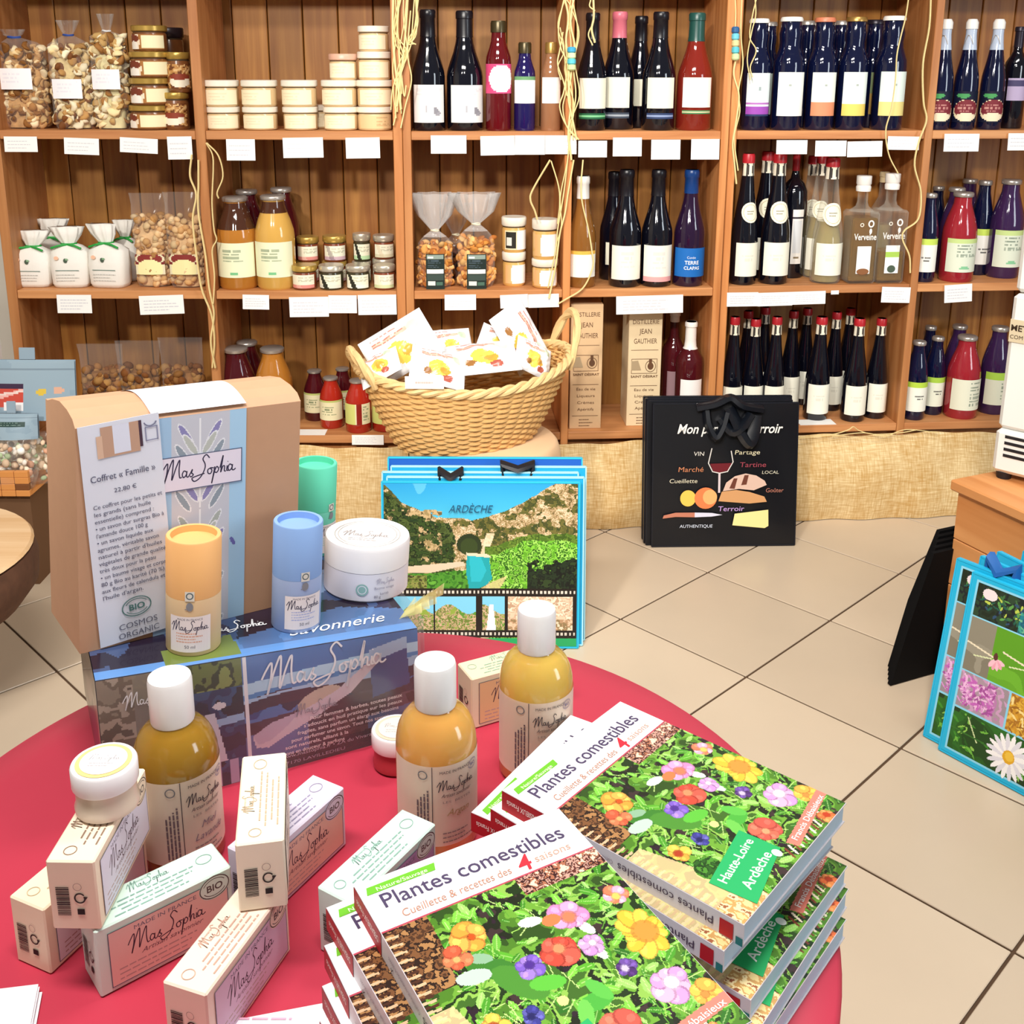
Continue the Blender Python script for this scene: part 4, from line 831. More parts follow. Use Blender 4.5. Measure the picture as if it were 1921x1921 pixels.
# flour bags
FAB = mat('white_cotton', 'ece8e0', .85, noise=.03, bump=.3, nscale=60); RIB = mat('green_ribbon', '1f9a3c', .5)
def flour(px, pw, yt, ys, d, label, seed, pr=True, lean=.0):
    x, rx, h = place(U1, ZM, px, pw, yt, d); zs = U1.loc(px, ys, d)[1]-ZM; r = random.Random(seed); ry = rx*.68
    t = thing('flour_bag', label, 'bag', U1.M @ T(x, d, ZM) @ RZ(r.uniform(-.12, .12)), 'white flour bags with green ribbons')
    MB().rings([ring(.001, rx*.84, ry*.9, p=4), ring(zs*.1, rx*.93, ry, p=4), ring(zs*.5, rx, ry*1.03, p=3.4, jit=.015, r=r), ring(zs*.85, rx*.97, ry*.9, p=3, jit=.03, r=r), ring(zs*.97, rx*.6, ry*.6, jit=.06, r=r), ring(zs*1.02, rx*.33, ry*.35, pl=.08, cx=lean*.3)], FAB).build('cloth_bag', t, 180)
    MB().rings([ring(zs*1.01, rx*.3, ry*.32, pl=.08, cx=lean*.3), ring(zs+(h-zs)*.5, rx*.55, ry*.4, pl=.2, jit=.1, r=r, cx=lean*.7), ring(h, rx*.7, ry*.45, pl=.22, jit=.18, r=r, cx=lean)], FAB, cap=(False, True)).build('gathered_top', t, 180)
    m = MB().tube([(rx*.36*math.cos(a)+lean*.3, ry*.4*math.sin(a), zs*1.01) for a in np.linspace(0, 6.28, 14)], .0035, RIB, 6)
    m.tube([(lean*.3, -ry*.4, zs*1.01), (rx*.4, -ry*.75, zs*1.0), (rx*.75, -ry*.8, zs*.93)], .003, RIB, 6).tube([(lean*.3, -ry*.4, zs*1.01), (-rx*.4, -ry*.75, zs*1.0), (-rx*.8, -ry*.7, zs*.94)], .003, RIB, 6).build('ribbon', t)
    if pr: Dc().ell(-rx*.05, zs*.66, rx*.1, rx*.12, '4a5a4a').ell(rx*.02, zs*.69, rx*.08, rx*.05, '8ab08a').ell(-rx*.5, zs*.72, rx*.12, rx*.1, 'f0c0a0').rect(-rx*.6, zs*.42, rx*.6, zs*.435, '5a7a70').lines(-rx*.6, rx*.6, zs*.15, zs*.36, 3, zs*.015, 'b8b8b4', seed).on('print', t, fy(-ry*1.06))
flour(64, 74, 432, 462, .07, 'white flour bag with green ribbon at the left end', 41, lean=.01); flour(134, 72, 425, 458, .065, 'white flour bag with green ribbon, middle of the front row', 42, lean=-.006); flour(206, 74, 420, 456, .065, 'white flour bag with green ribbon nearest the nuts', 43, lean=-.018)
flour(100, 76, 410, 445, .18, 'white flour bag with floppy top in the back row', 44, False, .01); flour(238, 50, 412, 446, .15, 'white flour bag squeezed behind the nut bag', 45, False)
# cellophane biscuit bags
CK = ['c8843c', 'd89a54', 'a8642c', 'e0b070']; GC = 'cellophane bags of biscuits'
BL = Cv(20, 44, '1c2a26').rect(.06, .42, .94, .52, 'f2f0ea').rect(.06, .03, .94, .13, '8a9a90').ell(.25, .09, .16, .05, 'e8ece6').rect(.06, .54, .94, .7, '3a4a44').rect(.08, .73, .5, .83, 'd8dad4').rect(.55, .74, .92, .84, '4a6a5a').textlines(.08, .9, .17, .4, 4, '5a6a7a', 1).a
for px, pw, yt, yw, d, nm, sd in ((816, 66, 362, 432, .06, 'cellophane bag of biscuits with dark label, left of two', 51), (893, 70, 362, 420, .06, 'cellophane bag of biscuits with dark label beside the honey', 52)):
    foodbag(U2, ZM, px, pw, yt, yw, 455 if sd == 51 else 445, d, nm, GC, CK, .013, 190, sd, 'e8e0c0', 1.15, (BL, 472, 541, .52), film=CELLO, name='biscuit_bag', curl=.2)
foodbag(U2, ZM, 855, 60, 380, 440, 465, .16, 'dark cellophane bag behind the two biscuit bags', GC, ['5a2a14', '7a4420', '3a1c10'], .014, 80, 53, 'e8e0c0', .8, None, film=FILM, name='biscuit_bag')

# ---------------------------------------------------------------- raffia bundles tied to the uprights
RAF = mat('raffia', 'e6cf92', .7, noise=.12, nscale=60)
def raffia(u, label, strands, beads=(), d=-.012, base_r=.0019, dup=0):
    rj = random.Random(len(label))
    for q in range(dup):
        for s_ in list(strands[:5]):
            w_, p_ = s_ if isinstance(s_, tuple) else (base_r, s_); strands = strands+[(.0016, [(a+rj.uniform(-9, 9), b+rj.uniform(-10, 10)) for a, b in p_[:-1 if rj.random() < .5 else None]])]
    t = thing('raffia_bundle', label, 'raffia', None, 'raffia strands hanging on the shelf fronts')
    for k, s_ in enumerate(strands):
        r = random.Random(k+len(strands)); wd = base_r
        if isinstance(s_, tuple): wd, s_ = s_
        P = []
        for q in s_:
            x, z, _ = u.loc(q[0], q[1], d); P.append(tuple(u.M @ Vector((x, d-(q[2] if len(q) > 2 else 0)+r.uniform(-.003, .003), z))))
        MB().tube(crom(P, 6), wd, RAF, 5, flat=1.3).build('strand', t)
    for k, (px, y0, y1, cols, rad) in enumerate(beads):
        n = len(cols)
        for i, c in enumerate(cols):
            x, z0, _ = u.loc(px, y0+(y1-y0)*(i+1)/n, d-.004); z1 = u.loc(px, y0+(y1-y0)*i/n, d-.004)[1]; p = u.M @ Vector((x, d-.006, z0)); h = z1-z0
            MB().lathe([(rad*.7, 0), (rad, h*.2), (rad, h*.8), (rad*.7, h)], mat('bead_'+c, c, .4), 12, M=T(*p)).build('bead', t)
raffia(U1, 'thick raffia bundle on the upright between left and middle units', [(.0035, [(738, -30), (737, 60), (741, 120), (748, 170), (752, 205)]), [(752, -30), (746, 60), (757, 110), (745, 160), (742, 215), (738, 235)], (.003, [(766, -30), (762, 40), (758, 90), (752, 140), (745, 200)]), [(778, -10), (784, 40), (774, 75), (762, 110), (750, 150), (745, 210)], [(786, -10), (776, 60), (764, 82), (778, 82)], [(770, 20), (765, 100), (772, 150), (760, 200), (752, 240)], [(745, 60), (752, 130), (758, 180), (762, 160)]], dup=2)
raffia(U1, 'raffia strands looped around the divider beside the juice jars', [(.0026, [(360, 290), (357, 330), (368, 365), (362, 410), (368, 470), (378, 540), (396, 590), (402, 640), (398, 690)]), (.0026, [(372, 300), (372, 345), (372, 400), (385, 480), (392, 540), (401, 590), (396, 640), (404, 690)]), [(386, 268), (398, 290), (400, 320), (398, 380), (402, 430), (406, 450), (398, 470), (402, 520), (400, 570)], [(388, 268), (410, 292), (418, 330), (408, 360), (410, 372)]])
raffia(U2, 'raffia bundle with turquoise beads above the shelf divider', [(.003, [(1054, -20), (1066, 30), (1062, 80), (1072, 130), (1066, 180), (1075, 230), (1082, 262)]), (.003, [(1080, -20), (1070, 40), (1078, 90), (1066, 140), (1070, 200), (1066, 250), (1072, 300)]), [(1062, -20), (1048, 50), (1052, 90), (1064, 120), (1058, 170), (1050, 200), (1062, 235), (1086, 262)], [(1074, 0), (1084, 60), (1076, 120), (1080, 180), (1072, 230), (1066, 290), (1058, 360), (1046, 430), (1042, 470), (1028, 540)], [(1056, 60), (1050, 95), (1046, 120), (1056, 150), (1064, 180)], (.0024, [(1032, 300), (1000, 355), (995, 375), (1003, 395), (1008, 412)]), [(1034, 302), (1048, 350), (1050, 385), (1046, 420)], (.0026, [(1076, 300), (1066, 360), (1060, 400), (1050, 440), (1042, 500), (1030, 560)]), (.0022, [(1094, 300), (1090, 345), (1092, 380), (1104, 430), (1110, 470), (1112, 500), (1094, 540), (1060, 562), (1048, 570)])], dup=1, beads=[(1072, 88, 132, ['3aa0c8', 'd8e8b0', '5ac0d0', 'cfe0a0'], .011)])
raffia(U2, 'white raffia twist hanging over the leftmost cream-labelled bottle', [(.003, [(1112, -20), (1114, 30), (1110, 55), (1116, 80)]), [(1108, 0), (1106, 12), (1116, 20)], [(1112, 45), (1104, 65), (1112, 85)]], d=-.006)
raffia(U3, 'raffia strand with bead tube on the upright of the right unit', [[(1378, -20), (1380, 20), (1379, 50)], (.0026, [(1380, 112), (1376, 140), (1386, 180), (1380, 230), (1374, 270), (1378, 310), (1382, 345)]), [(1392, -10), (1390, 60), (1394, 120), (1386, 170), (1388, 210), (1378, 260), (1384, 320)]], [(1379, 50, 113, ['2a5a8a', '6ac0d0', 'd8c890', '58b8c8', 'c8d8a0'], .010)])
raffia(U3, 'thin raffia strands dangling before the purple-labelled beer', [[(1424, -20), (1412, 30), (1406, 70), (1418, 95), (1408, 125), (1412, 145)], [(1414, -20), (1418, 25), (1410, 60), (1402, 110), (1408, 150)]], d=-.006, base_r=.0016)
raffia(U3, 'long pale raffia strand over the pale yellow beer label', [(.0018, [(1706, -20), (1700, 30), (1690, 70), (1682, 105), (1680, 150), (1672, 205), (1662, 245), (1668, 290), (1684, 325)])], d=-.012)
raffia(U3, 'long wavy raffia strand down the divider of the right unit', [(.0024, [(1746, -20), (1744, 50), (1732, 120), (1732, 190), (1738, 225), (1724, 265), (1716, 310), (1728, 360), (1722, 410), (1696, 432), (1694, 450), (1706, 480), (1708, 512)])], d=-.012)
raffia(U3, 'thin twine swag along the top of the right burlap skirt', [(.0014, [(1500, 822), (1560, 816), (1590, 806), (1600, 800), (1612, 808), (1640, 815), (1690, 812), (1720, 806)]), (.0012, [(1560, 818), (1620, 812), (1660, 818), (1700, 806), (1760, 812)])], d=-.03)
# ================================================================ basket on its draped stool
CLOTH = mat('stool_cloth', 'd9b48c', .9, noise=.08, nscale=12, bump=.3)
def stool(cx, cy, R, h):
    t = thing('draped_stool', 'round stool draped in pinkish beige cloth under the wicker basket', 'stool', T(cx, cy, 0))
    rs = []
    for z, k, w_ in ((.0, 1.06, .07), (.1, 1.04, .06), (.25, 1.02, .04), (h-.03, 1.0, .015), (h-.008, .97, .005), (h, .92, 0)):
        rs.append([(R*k*math.cos(a)*(1+w_*math.sin(9*a+z*6)), R*k*math.sin(a)*(1+w_*math.sin(9*a+z*6)), z) for a in np.linspace(0, 2*math.pi, 72, endpoint=False)])
    MB().rings(rs, CLOTH).build('cloth_drape', t, 60)
    MB().lathe([(R*.85, .005), (R*.85, h-.02)], mat('stool_wood', '8a5a34', .6), 24).build('seat_drum', t)
BX, BY, BZ = -.105, 2.44, .385
stool(BX+.055, BY+.015, .165, BZ)
WICK = mat('wicker', 'd9ab6c', .6, noise=.22, nscale=90, bump=.2); WICK2 = mat('wicker_rim', 'e2bd84', .55, noise=.15, nscale=70)
def basket():
    t = thing('wicker_basket', 'oval wicker basket with two loop handles full of snack packets', 'basket', T(BX, BY, BZ) @ RZ(math.radians(24)))
    a0, b0, a1, b1 = .165, .098, .258, .150; n = 132; rows = 24; ns = 44
    def prm(th, s):
        hh = .178+.018*math.cos(2*th)+.006*math.sin(th)          # rim rises at the ends and the back
        k = s**.85; return (a0+(a1-a0)*k)*math.cos(th), (b0+(b1-b0)*k)*math.sin(th), .004+hh*s
    m = MB()
    for q in range(rows):
        s = q/(rows-1)*.96; P = []
        for i in range(n):
            th = 2*math.pi*i/n; x, y, z = prm(th, s); o = .0042*math.cos(ns/2*th+math.pi*q); l = math.hypot(x/a1, y/b1); P.append((x*(1+o/max(.08, math.hypot(x, y))), y*(1+o/max(.08, math.hypot(x, y))), z))
        m.tube(P, .0046, WICK, 5, closed=True)
    o = m.build('weave', t, 70); o['kind'] = 'stuff'
    for i in range(ns):
        th = 2*math.pi*(i+.5)/ns; MB().tube([prm(th, s) for s in np.linspace(0, 1, 7)], .0030, WICK, 5).build('stake', t)
    for ph in (0, 2.1, 4.2):
        P = []
        for i in range(150):
            th = 2*math.pi*i/150; x, y, z = prm(th, 1.0); c = math.cos(15*th+ph)*.0065; e = math.sin(15*th+ph)*.0065; l = math.hypot(x, y); P.append((x*(1+c/l), y*(1+c/l), z+e))
        MB().tube(P, .0062, WICK2, 6, closed=True).build('rim_strand', t)
    for sg, hs in ((1, .095), (-1, .055)):
        x, y, z = prm(0 if sg > 0 else math.pi, 1.); P = [(x-sg*.012+sg*.03*math.sin(q), .055*math.cos(q), z-.01+hs*math.sin(q)) for q in np.linspace(-.25, math.pi+.25, 22)]
        for ph in (0, math.pi): MB().tube([(p[0], p[1]+.005*math.cos(ph+i*.8), p[2]+.005*math.sin(ph+i*.8)) for i, p in enumerate(P)], .0085, WICK2, 7).build('handle', t)
    MB().lathe([(0, 0), (1, 0), (1, .008), (0, .008)], WICK, 40, sx=a0, sy=b0).build('base', t)
    return t
basket()
def packet(c, rot, w_, h_, label, seed):
    r = np.random.RandomState(seed); cv = Cv(44, 34, 'f0f0f2')
    n = vnoise(34, 44, 12, seed); cv.put(n > .55, 'dfe3ea', .6); cv.ell(.4+.2*r.rand(), .62, .2, .16, 'e8cc58', r.rand()); cv.ell(.6, .66, .1, .08, 'd8a040'); cv.ell(.3, .75, .08, .06, '9a6a3a'); cv.ell(.66, .84, .09, .06, 'b05a4a'); cv.rect(.15, .2, .7, .3, 'e0a890', .8); cv.textlines(.15, .72, .12, .34, 3, 'c06a5a', seed, .8); cv.ell(.8, .25, .1, .08, 'c8dcc0')
    def fn(sgn):
        def f(U, V):
            x = (U-.5)*w_; y = (V-.5)*h_; e = np.clip((1-(2*U-1)**2)*(1-(2*V-1)**2), 0, 1)**.55
            z = sgn*(.017*e+.004*np.sin(9*U+seed)*np.sin(11*V)*e+.002*np.sin(23*U+3*V+seed)*e+.0022*np.abs(np.sin(17*(U-V)+seed))*e)
            return np.stack([x, y, z], -1) if sgn > 0 else np.stack([-x, y, z], -1)
        return f
    t = thing('snack_packet', label, 'packet', Matrix.Translation(c) @ rot, 'white snack packets in the wicker basket')
    link('front_film', gridmesh('front_film', cv.a, fn(1), PRG), t); link('back_film', gridmesh('back_film', Cv(16, 12, 'e8e8ec').a, fn(-1), PRG), t)
def E3(x, y, z): return RZ(math.radians(z)) @ RY(math.radians(y)) @ RX(math.radians(x))
PKS = [(752, 652, 2.40, (58, -30, 10), .165, .12, 'white snack packet leaning up at the basket left, corner pointing up', 1), (822, 690, 2.36, (40, 18, 12), .13, .095, 'white snack packet with yellow print in the basket middle front', 2),
       (905, 672, 2.42, (24, -3, 12), .165, .11, 'white snack packet lying flat across the basket middle', 3), (975, 632, 2.50, (70, 62, 14), .16, .1, 'white snack packet standing upright at the basket right', 4),
       (938, 648, 2.50, (50, 25, 4), .11, .08, 'small white snack packet behind the flat one', 5), (712, 690, 2.34, (30, -30, 0), .1, .08, 'white snack packet tucked by the left handle', 6), (1000, 672, 2.46, (52, 30, 24), .1, .085, 'white snack packet with red swirl at the basket right rim', 7),
       (840, 650, 2.5, (50, 0, 18), .12, .09, 'white snack packet at the back of the basket', 8)]
for px, py, Y, e, w_, h_, lb_, sd in PKS: packet(ony(px, py, Y), E3(*e), w_, h_, lb_, sd)
p = ony(796, 706, 2.255); t = thing('price_card', 'white price card clipped on the front rim of the basket', 'price card', T(*p)); MB().box(-.042, .042, -.0006, .0004, -.028, 0, WHITE).build('card', t); Dc().lines(-.02, .02, -.018, -.01, 1, .004, 'e0b0a8', 1).on('print', t, fy(-.001))

# ================================================================ tote bags
def slab_bag(name, label, group, M, w_, h_, th, body, front=None, seed=0, wob=.004, extra=None, edge=None, strap=None, n=24, strapcol='14141c'):
    """thin folded tote: local x = width, z = height, front face looks to -y"""
    r = np.random.RandomState(seed); ph = r.rand(4)*6.28
    def bulge(U, V): return th*.5+wob*(np.sin(5*U+ph[0])*np.sin(4*V+ph[1])+.5*np.sin(11*U+7*V+ph[2]))*np.clip(np.minimum(np.minimum(U, 1-U), np.minimum(V, 1-V))*8, 0, 1)
    t = thing(name, label, 'tote bag', M, group)
    mb = MB(); k = n
    for sg in (-1, 1):
        v = []; f = []
        for j in range(k+1):
            for i in range(k+1):
                U, V = i/k, j/k; v.append((U*w_, sg*float(bulge(np.array(U), np.array(V))), V*h_))
        for j in range(k):
            for i in range(k): a = j*(k+1)+i; q = (a, a+1, a+k+2, a+k+1); f.append(q if sg < 0 else q[::-1])
        mb.add(v, f, body, True)
    e = edge or body; b = th*.5
    mb.build('panels', t, 80)
    MB().box(-.0015, .0015, -b-.001, b+.001, 0, h_, e).box(w_-.0015, w_+.0015, -b-.001, b+.001, 0, h_, e).box(0, w_, -b-.001, b+.001, -.0015, .002, e).box(0, w_, -b-.001, b+.001, h_-.002, h_+.0015, e).build('piping', t)
    if front is not None:
        link('front_print', gridmesh('front_print', front, lambda U, V: np.stack([.004+U*(w_-.008), -bulge(U, V)-.0009, .003+V*(h_-.006)], -1), PRB), t)
    if strap:
        for (x0, x1, hh, drop) in strap:
            MB().tube([(w_*x0, -b-.004, h_*.93), (w_*x0*.98, -b-.008, h_+hh*.5), (w_*(x0+x1)/2, -b-.016, h_+hh-drop), (w_*x1*1.01, -b-.008, h_+hh*.5), (w_*x1, -b-.004, h_*.93)], .007, mat('strap_'+strapcol, strapcol, .5), 6, flat=1.8).build('strap', t)
    if extra: extra(t, bulge)
    return t
# ---- Ardèche landscape totes
def ardeche():
    c = Cv(240, 220, '28a8d0'); c.vgrad(['2a9ad4', '48b4d8', '5cbcd6', '5cbcd6', '4aa8b8', '4aa8b8']); X, Y = c.X, c.Y; n = vnoise(220, 240, 26, 5, 4); full = X > -1
    c.put((vnoise(220, 240, 60, 9) > .58) & (Y < .16), '8ad0e4', .45)
    ridge = np.interp(X, [0, .04, .09, .27, .45, .63, .76, .91, 1], [.01, .043, .117, .212, .222, .165, .08, -.01, -.05])+(n-.5)*.035
    rock = ['c8a884', 'e2c6a6', 'a08a60', 'd2b490', '8a7648', 'b89a74', '6a5a34']; dark = ['22361a', '32481c', '1a260f', '4a5a2a', '3c4a20']
    c.mott(Y > ridge, rock, 5, 6); c.mott((Y > ridge) & (vnoise(220, 240, 9, 8) > .53), ['5a5a2a', '6a6430', '3a4420', '4a4a24'], 4, 7)
    c.mott((Y > ridge+.03) & (X < .36+(n-.5)*.1) & (Y > .05+.5*X), dark, 5, 10); c.mott((Y > .16) & (X < .3) & (vnoise(220, 240, 8, 18) > .6), ['9a8458', 'c0a478', '6a5a3a'], 4, 19)
    c.ell(.44, .37, .064, .06, '26321a'); c.ell(.44, .385, .045, .05, '33421e'); c.mott((np.abs(X-.55+.25*(Y-.3)) < .014+.01*n) & (Y > .3) & (Y < .5), ['e6ccac', 'd8bc98'], 4, 22)
    c.mott((X > .52) & (Y > .30+.28*np.clip(.8-X, 0, 1)+(n-.5)*.06) & (Y < .45), ['4a6a1e', '5c7a28', '3a5418', '6a8430'], 5, 11)
    c.mott((X > .545) & (Y > .335+.35*np.clip(.8-X, 0, 1)+(n-.5)*.1), ['5a9a24', '7cc03a', '2c5a16', '9ad458', '3a6a1c', '6aae30'], 6, 12); c.mott((X > .74) & (Y > .5+(n-.5)*.16), ['101a10', '1c2c18', '0c120c', '2a3c1c'], 6, 13)
    c.poly([(.08, .51), (.25, .492), (.41, .475), (.42, .5), (.24, .545), (.12, .545)], 'd6bea4'); c.mott((X < .5) & (Y > .545-.12*np.clip(X-.25, 0, 1)+(n-.5)*.02), ['3a7a22', '4c8c2a', '2a5c1a', '62a436'], 8, 14); c.mott((X < .22) & (Y > .55+(n-.5)*.05), ['4a4a20', '6a7a34', '8a8a48', '3a3a1c'], 4, 15)
    c.poly([(.428, .43), (.5, .435), (.545, .45), (.55, .52), (.56, .58), (.53, .62), (.49, .642), (.44, .642), (.425, .55)], '1a9aa2'); c.poly([(.44, .44), (.5, .445), (.53, .53), (.5, .6), (.45, .6)], '2cb4c6', .75); c.poly([(.425, .42), (.54, .43), (.555, .452), (.427, .438)], 'e0ccb0'); c.poly([(.56, .6), (.64, .56), (.6, .642), (.5, .642)], 'd8c08c', .8)
    c.rect(0, .643, 1, .945, '1c1412')
    for i in range(46): c.rect(.004+i/46, .653, .004+i/46+.011, .672, 'd0c8bc'); c.rect(.004+i/46, .915, .004+i/46+.011, .934, 'c8c0b4')
    for k, (x0, x1) in enumerate(((.0, .255), (.262, .475), (.51, .627), (.642, .98))):
        m = (X > x0) & (X < x1) & (Y > .69) & (Y < .9); c.put(m, '7ac4e4'); c.mott(m & (Y > .77+.03*np.sin(X*30+k)), ['8aa040', 'b89a78', '6a7a34', 'c8a888', '5a8a30'] if k < 3 else ['d8b89a', 'b08a68', '8a7450', 'e6ccb0'], 5, 20+k)
    c.mott((X > .642) & (X < .98) & (Y > .69) & (Y < .83), ['e0c0a4', 'c8a488', 'f0d8c0', 'b89478'], 5, 29)
    c.poly([(.545, .74), (.565, .74), (.58, .9), (.53, .9)], 'e8e8ea'); c.rect(0, .95, 1, 1, '1f9a5a')
    return c.a
ARD = ardeche(); CY_ = mat('cyan_bag', '1aa0d0', .4, coat=.15); BLU = mat('deep_blue_bag', '1658b4', .4, coat=.15)
pl, prr = onz(1089, 1219), onz(722, 1219); Yb = 2.155
xl = ony(722, 1060, Yb+.03)[0]; xr = ony(1089, 1060, Yb+.03)[0]; aw = xr-xl; ah = .372
def ardtext(t, bulge):
    Dc().text('ARD\u00c8CHE', aw*.45, ah*.825, .024, '1c4a6a', 'c', shear=.3, fit=aw*.225).on('print', t, fy(-.0125))
GA = 'landscape tote bags leaning by the stool'
for k in range(5):
    lean = math.atan2(.06+.004*k, .40); M = T(xl+(-.004, .006, -.006, .012, .004)[k], Yb+.011*k, .003+.0) @ RX(-lean*.9)
    hh = ah+(0, .006, .012, .02, .035)[k]
    slab_bag('tote_bag', ('front landscape tote bag printed with a river arch and film strip', 'landscape tote bag, second in the leaning stack', 'landscape tote bag, third in the leaning stack', 'landscape tote bag, fourth in the leaning stack', 'rearmost landscape tote bag with deep blue top edge')[k], GA, M, aw, hh, .007, (CY_, CY_, CY_, CY_, BLU)[k], ARD if k == 0 else None, 60+k, .0012, ardtext if k == 0 else None, mat('pale_piping', 'a8dce8', .4) if k in (1, 2, 3) else mat('cyan_piping', '2ab8dc', .4),
             [(.3, .4, .012, .02)] if k == 2 else ([(.58, .72, .018, .02)] if k == 3 else None), 20)
# ---- black "terroir" totes
BLK = mat('black_bag', '0b0d14', .38, coat=.15)
P0 = onz(1222, 1026); bw_, bh = .385, .385; yawb = math.radians(2.)
def terroir(t, bulge):
    d = Dc(); W_, K = bw_, bh
    def X(px): return (px-1219)/(1489-1219)*W_
    def Z(py): return (1026-py)/(1026-757)*K
    d.text('Mon panier du terroir', X(1262), Z(812), .036, 'f0eee8', shear=.3, fit=X(1460)-X(1262), bold=.015)
    for s_, px, py, sz, col, wd in (('VIN', 1294, 854, .016, 'd8d4cc', 20), ('Partage', 1370, 852, .017, 'e0d8b8', 48), ('March\u00e9', 1265, 884, .019, 'c8805a', 48), ('Tartine', 1380, 876, .019, '9a4250', 50), ('Cueillette', 1249, 905, .016, 'd8d0b8', 53), ('LOCAL', 1422, 889, .012, 'd0ccb8', 32), ('Go\u00fbter', 1430, 924, .016, 'b87866', 34), ('Terroir', 1341, 959, .019, 'c8a0e0', 50), ('AUTHENTIQUE', 1270, 990, .012, 'd0d8e8', 62)):
        d.text(s_, X(px), Z(py), sz, col, fit=wd/270*W_, shear=.1)
    # wine glass
    d.ribbon([(X(1328), Z(840)), (X(1322), Z(868)), (X(1330), Z(884)), (X(1343), Z(887)), (X(1358), Z(884)), (X(1368), Z(866)), (X(1364), Z(845))], .0028, 'd8d4d0').poly([(X(1325), Z(869)), (X(1331), Z(883)), (X(1343), Z(886)), (X(1358), Z(882)), (X(1366), Z(868))], '6a1a24').rect(X(1341), Z(924), X(1345), Z(887), 'd8c8cc')
    # bread
    d.poly([(X(1350), Z(921)), (X(1356), Z(905)), (X(1372), Z(893)), (X(1392), Z(888)), (X(1412), Z(892)), (X(1428), Z(902)), (X(1432), Z(910)), (X(1408), Z(920)), (X(1380), Z(917))], 'd8b8a8').poly([(X(1362), Z(916)), (X(1370), Z(897)), (X(1377), Z(897)), (X(1372), Z(917))], '6a3a2c').poly([(X(1384), Z(910)), (X(1390), Z(891)), (X(1398), Z(891)), (X(1394), Z(909))], '6a3a2c')
    d.poly([(X(1342), Z(940)), (X(1348), Z(922)), (X(1375), Z(919)), (X(1400), Z(923)), (X(1428), Z(932)), (X(1433), Z(942)), (X(1400), Z(945))], 'cf9a68')
    # fruit, knife, cheese
    d.ell(X(1285), Z(934), .021, .022, 'f0c458').ell(X(1318), Z(934), .03, .029, 'e8804c').ell(X(1326), Z(932), .019, .02, 'f0b070')
    d.poly([(X(1238), Z(972)), (X(1240), Z(966)), (X(1262), Z(961)), (X(1298), Z(961)), (X(1298), Z(970)), (X(1262), Z(969))], 'c07a62').poly([(X(1298), Z(961)), (X(1330), Z(962)), (X(1350), Z(966)), (X(1330), Z(969)), (X(1298), Z(970))], 'd8d8ea')
    d.poly([(X(1369), Z(986)), (X(1373), Z(964)), (X(1436), Z(957)), (X(1437), Z(988)), (X(1430), Z(992))], 'f2e29a')
    d.on('print', t, fy(-.0105))
    st = mat('strap_satin', '10141c', .35, coat=.3)
    for P_, r_ in (([(.36, -.008, .95), (.37, -.018, .86), (.42, -.024, .77), (.47, -.02, .84), (.5, -.014, .94)], .012), ([(.52, -.01, .97), (.56, -.02, .88), (.6, -.026, .79), (.65, -.022, .74), (.68, -.018, .82), (.69, -.012, .92)], .014), ([(.46, -.012, .9), (.53, -.024, .81), (.6, -.028, .85), (.66, -.02, .93)], .013), ([(.3, -.006, .97), (.42, -.016, 1.0), (.52, -.014, 1.04), (.6, -.018, .99), (.74, -.006, .96)], .013)):
        MB().tube(crom([(bw_*a, b, bh*c) for a, b, c in P_], 5), r_, st, 7, flat=1.5).build('strap', t)
GT = 'black food tote bags before the shelves'
for k in range(5):
    M = T(P0[0]-(.0, .014, .018, .01, .02)[k], P0[1]+.012*k, .003) @ RZ(yawb) @ RX(-math.radians(8))
    slab_bag('tote_bag', ('front black tote bag printed with wine glass, bread and cheese', 'black tote bag right behind the printed front one', 'black tote bag, third in the stack', 'black tote bag, fourth in the stack', 'rearmost black tote bag against the burlap')[k], GT, M, bw_, bh+(0, .004, .006, .008, .004)[k], .009, BLK, None, 70+k, .0022, terroir if k == 0 else None, mat('black_piping', '1a1c24', .3))

# ================================================================ chest, machine and its bags on the right
cc = np.array([.889, 2.04]); cd = np.array([math.cos(math.radians(-66)), math.sin(math.radians(-66))]); cn = np.array([-cd[1], cd[0]])   # cd along the long front, cn to the back right
CMx = frame((cc[0], cc[1], 0), (cd[0], cd[1], 0), (cn[0], cn[1], 0), (0, 0, 1))
ch = thing('wooden_chest', 'low orange wooden chest under the white machine', 'chest', CMx)
for i in range(4): MB().box(.0, 1.0, .012, .03, .015+i*.101, .015+i*.101+.099, WC, .0015).build('front_board', ch)
for i in range(4): MB().box(.0, .018, .031, .5, .015+i*.101, .015+i*.101+.099, WC, .0015).build('end_board', ch)
MB().box(-.012, 1.01, .0, .51, .420, .442, WC, .003).build('lid', ch); MB().box(.0, 1.0, .02, .5, 0, .014, WC).build('base_board', ch); MB().box(.982, 1.0, .031, .5, .015, .419, WC).build('end_board', ch)
MW = mat('machine_white', 'eeeeea', .35, coat=.2); MD = mat('machine_dark', '1c1a20', .5)
mp_ = onz(1861, 886, .442+.012)
u0 = float(np.dot(mp_[:2]-cc, cd)); v0 = float(np.dot(mp_[:2]-cc, cn))
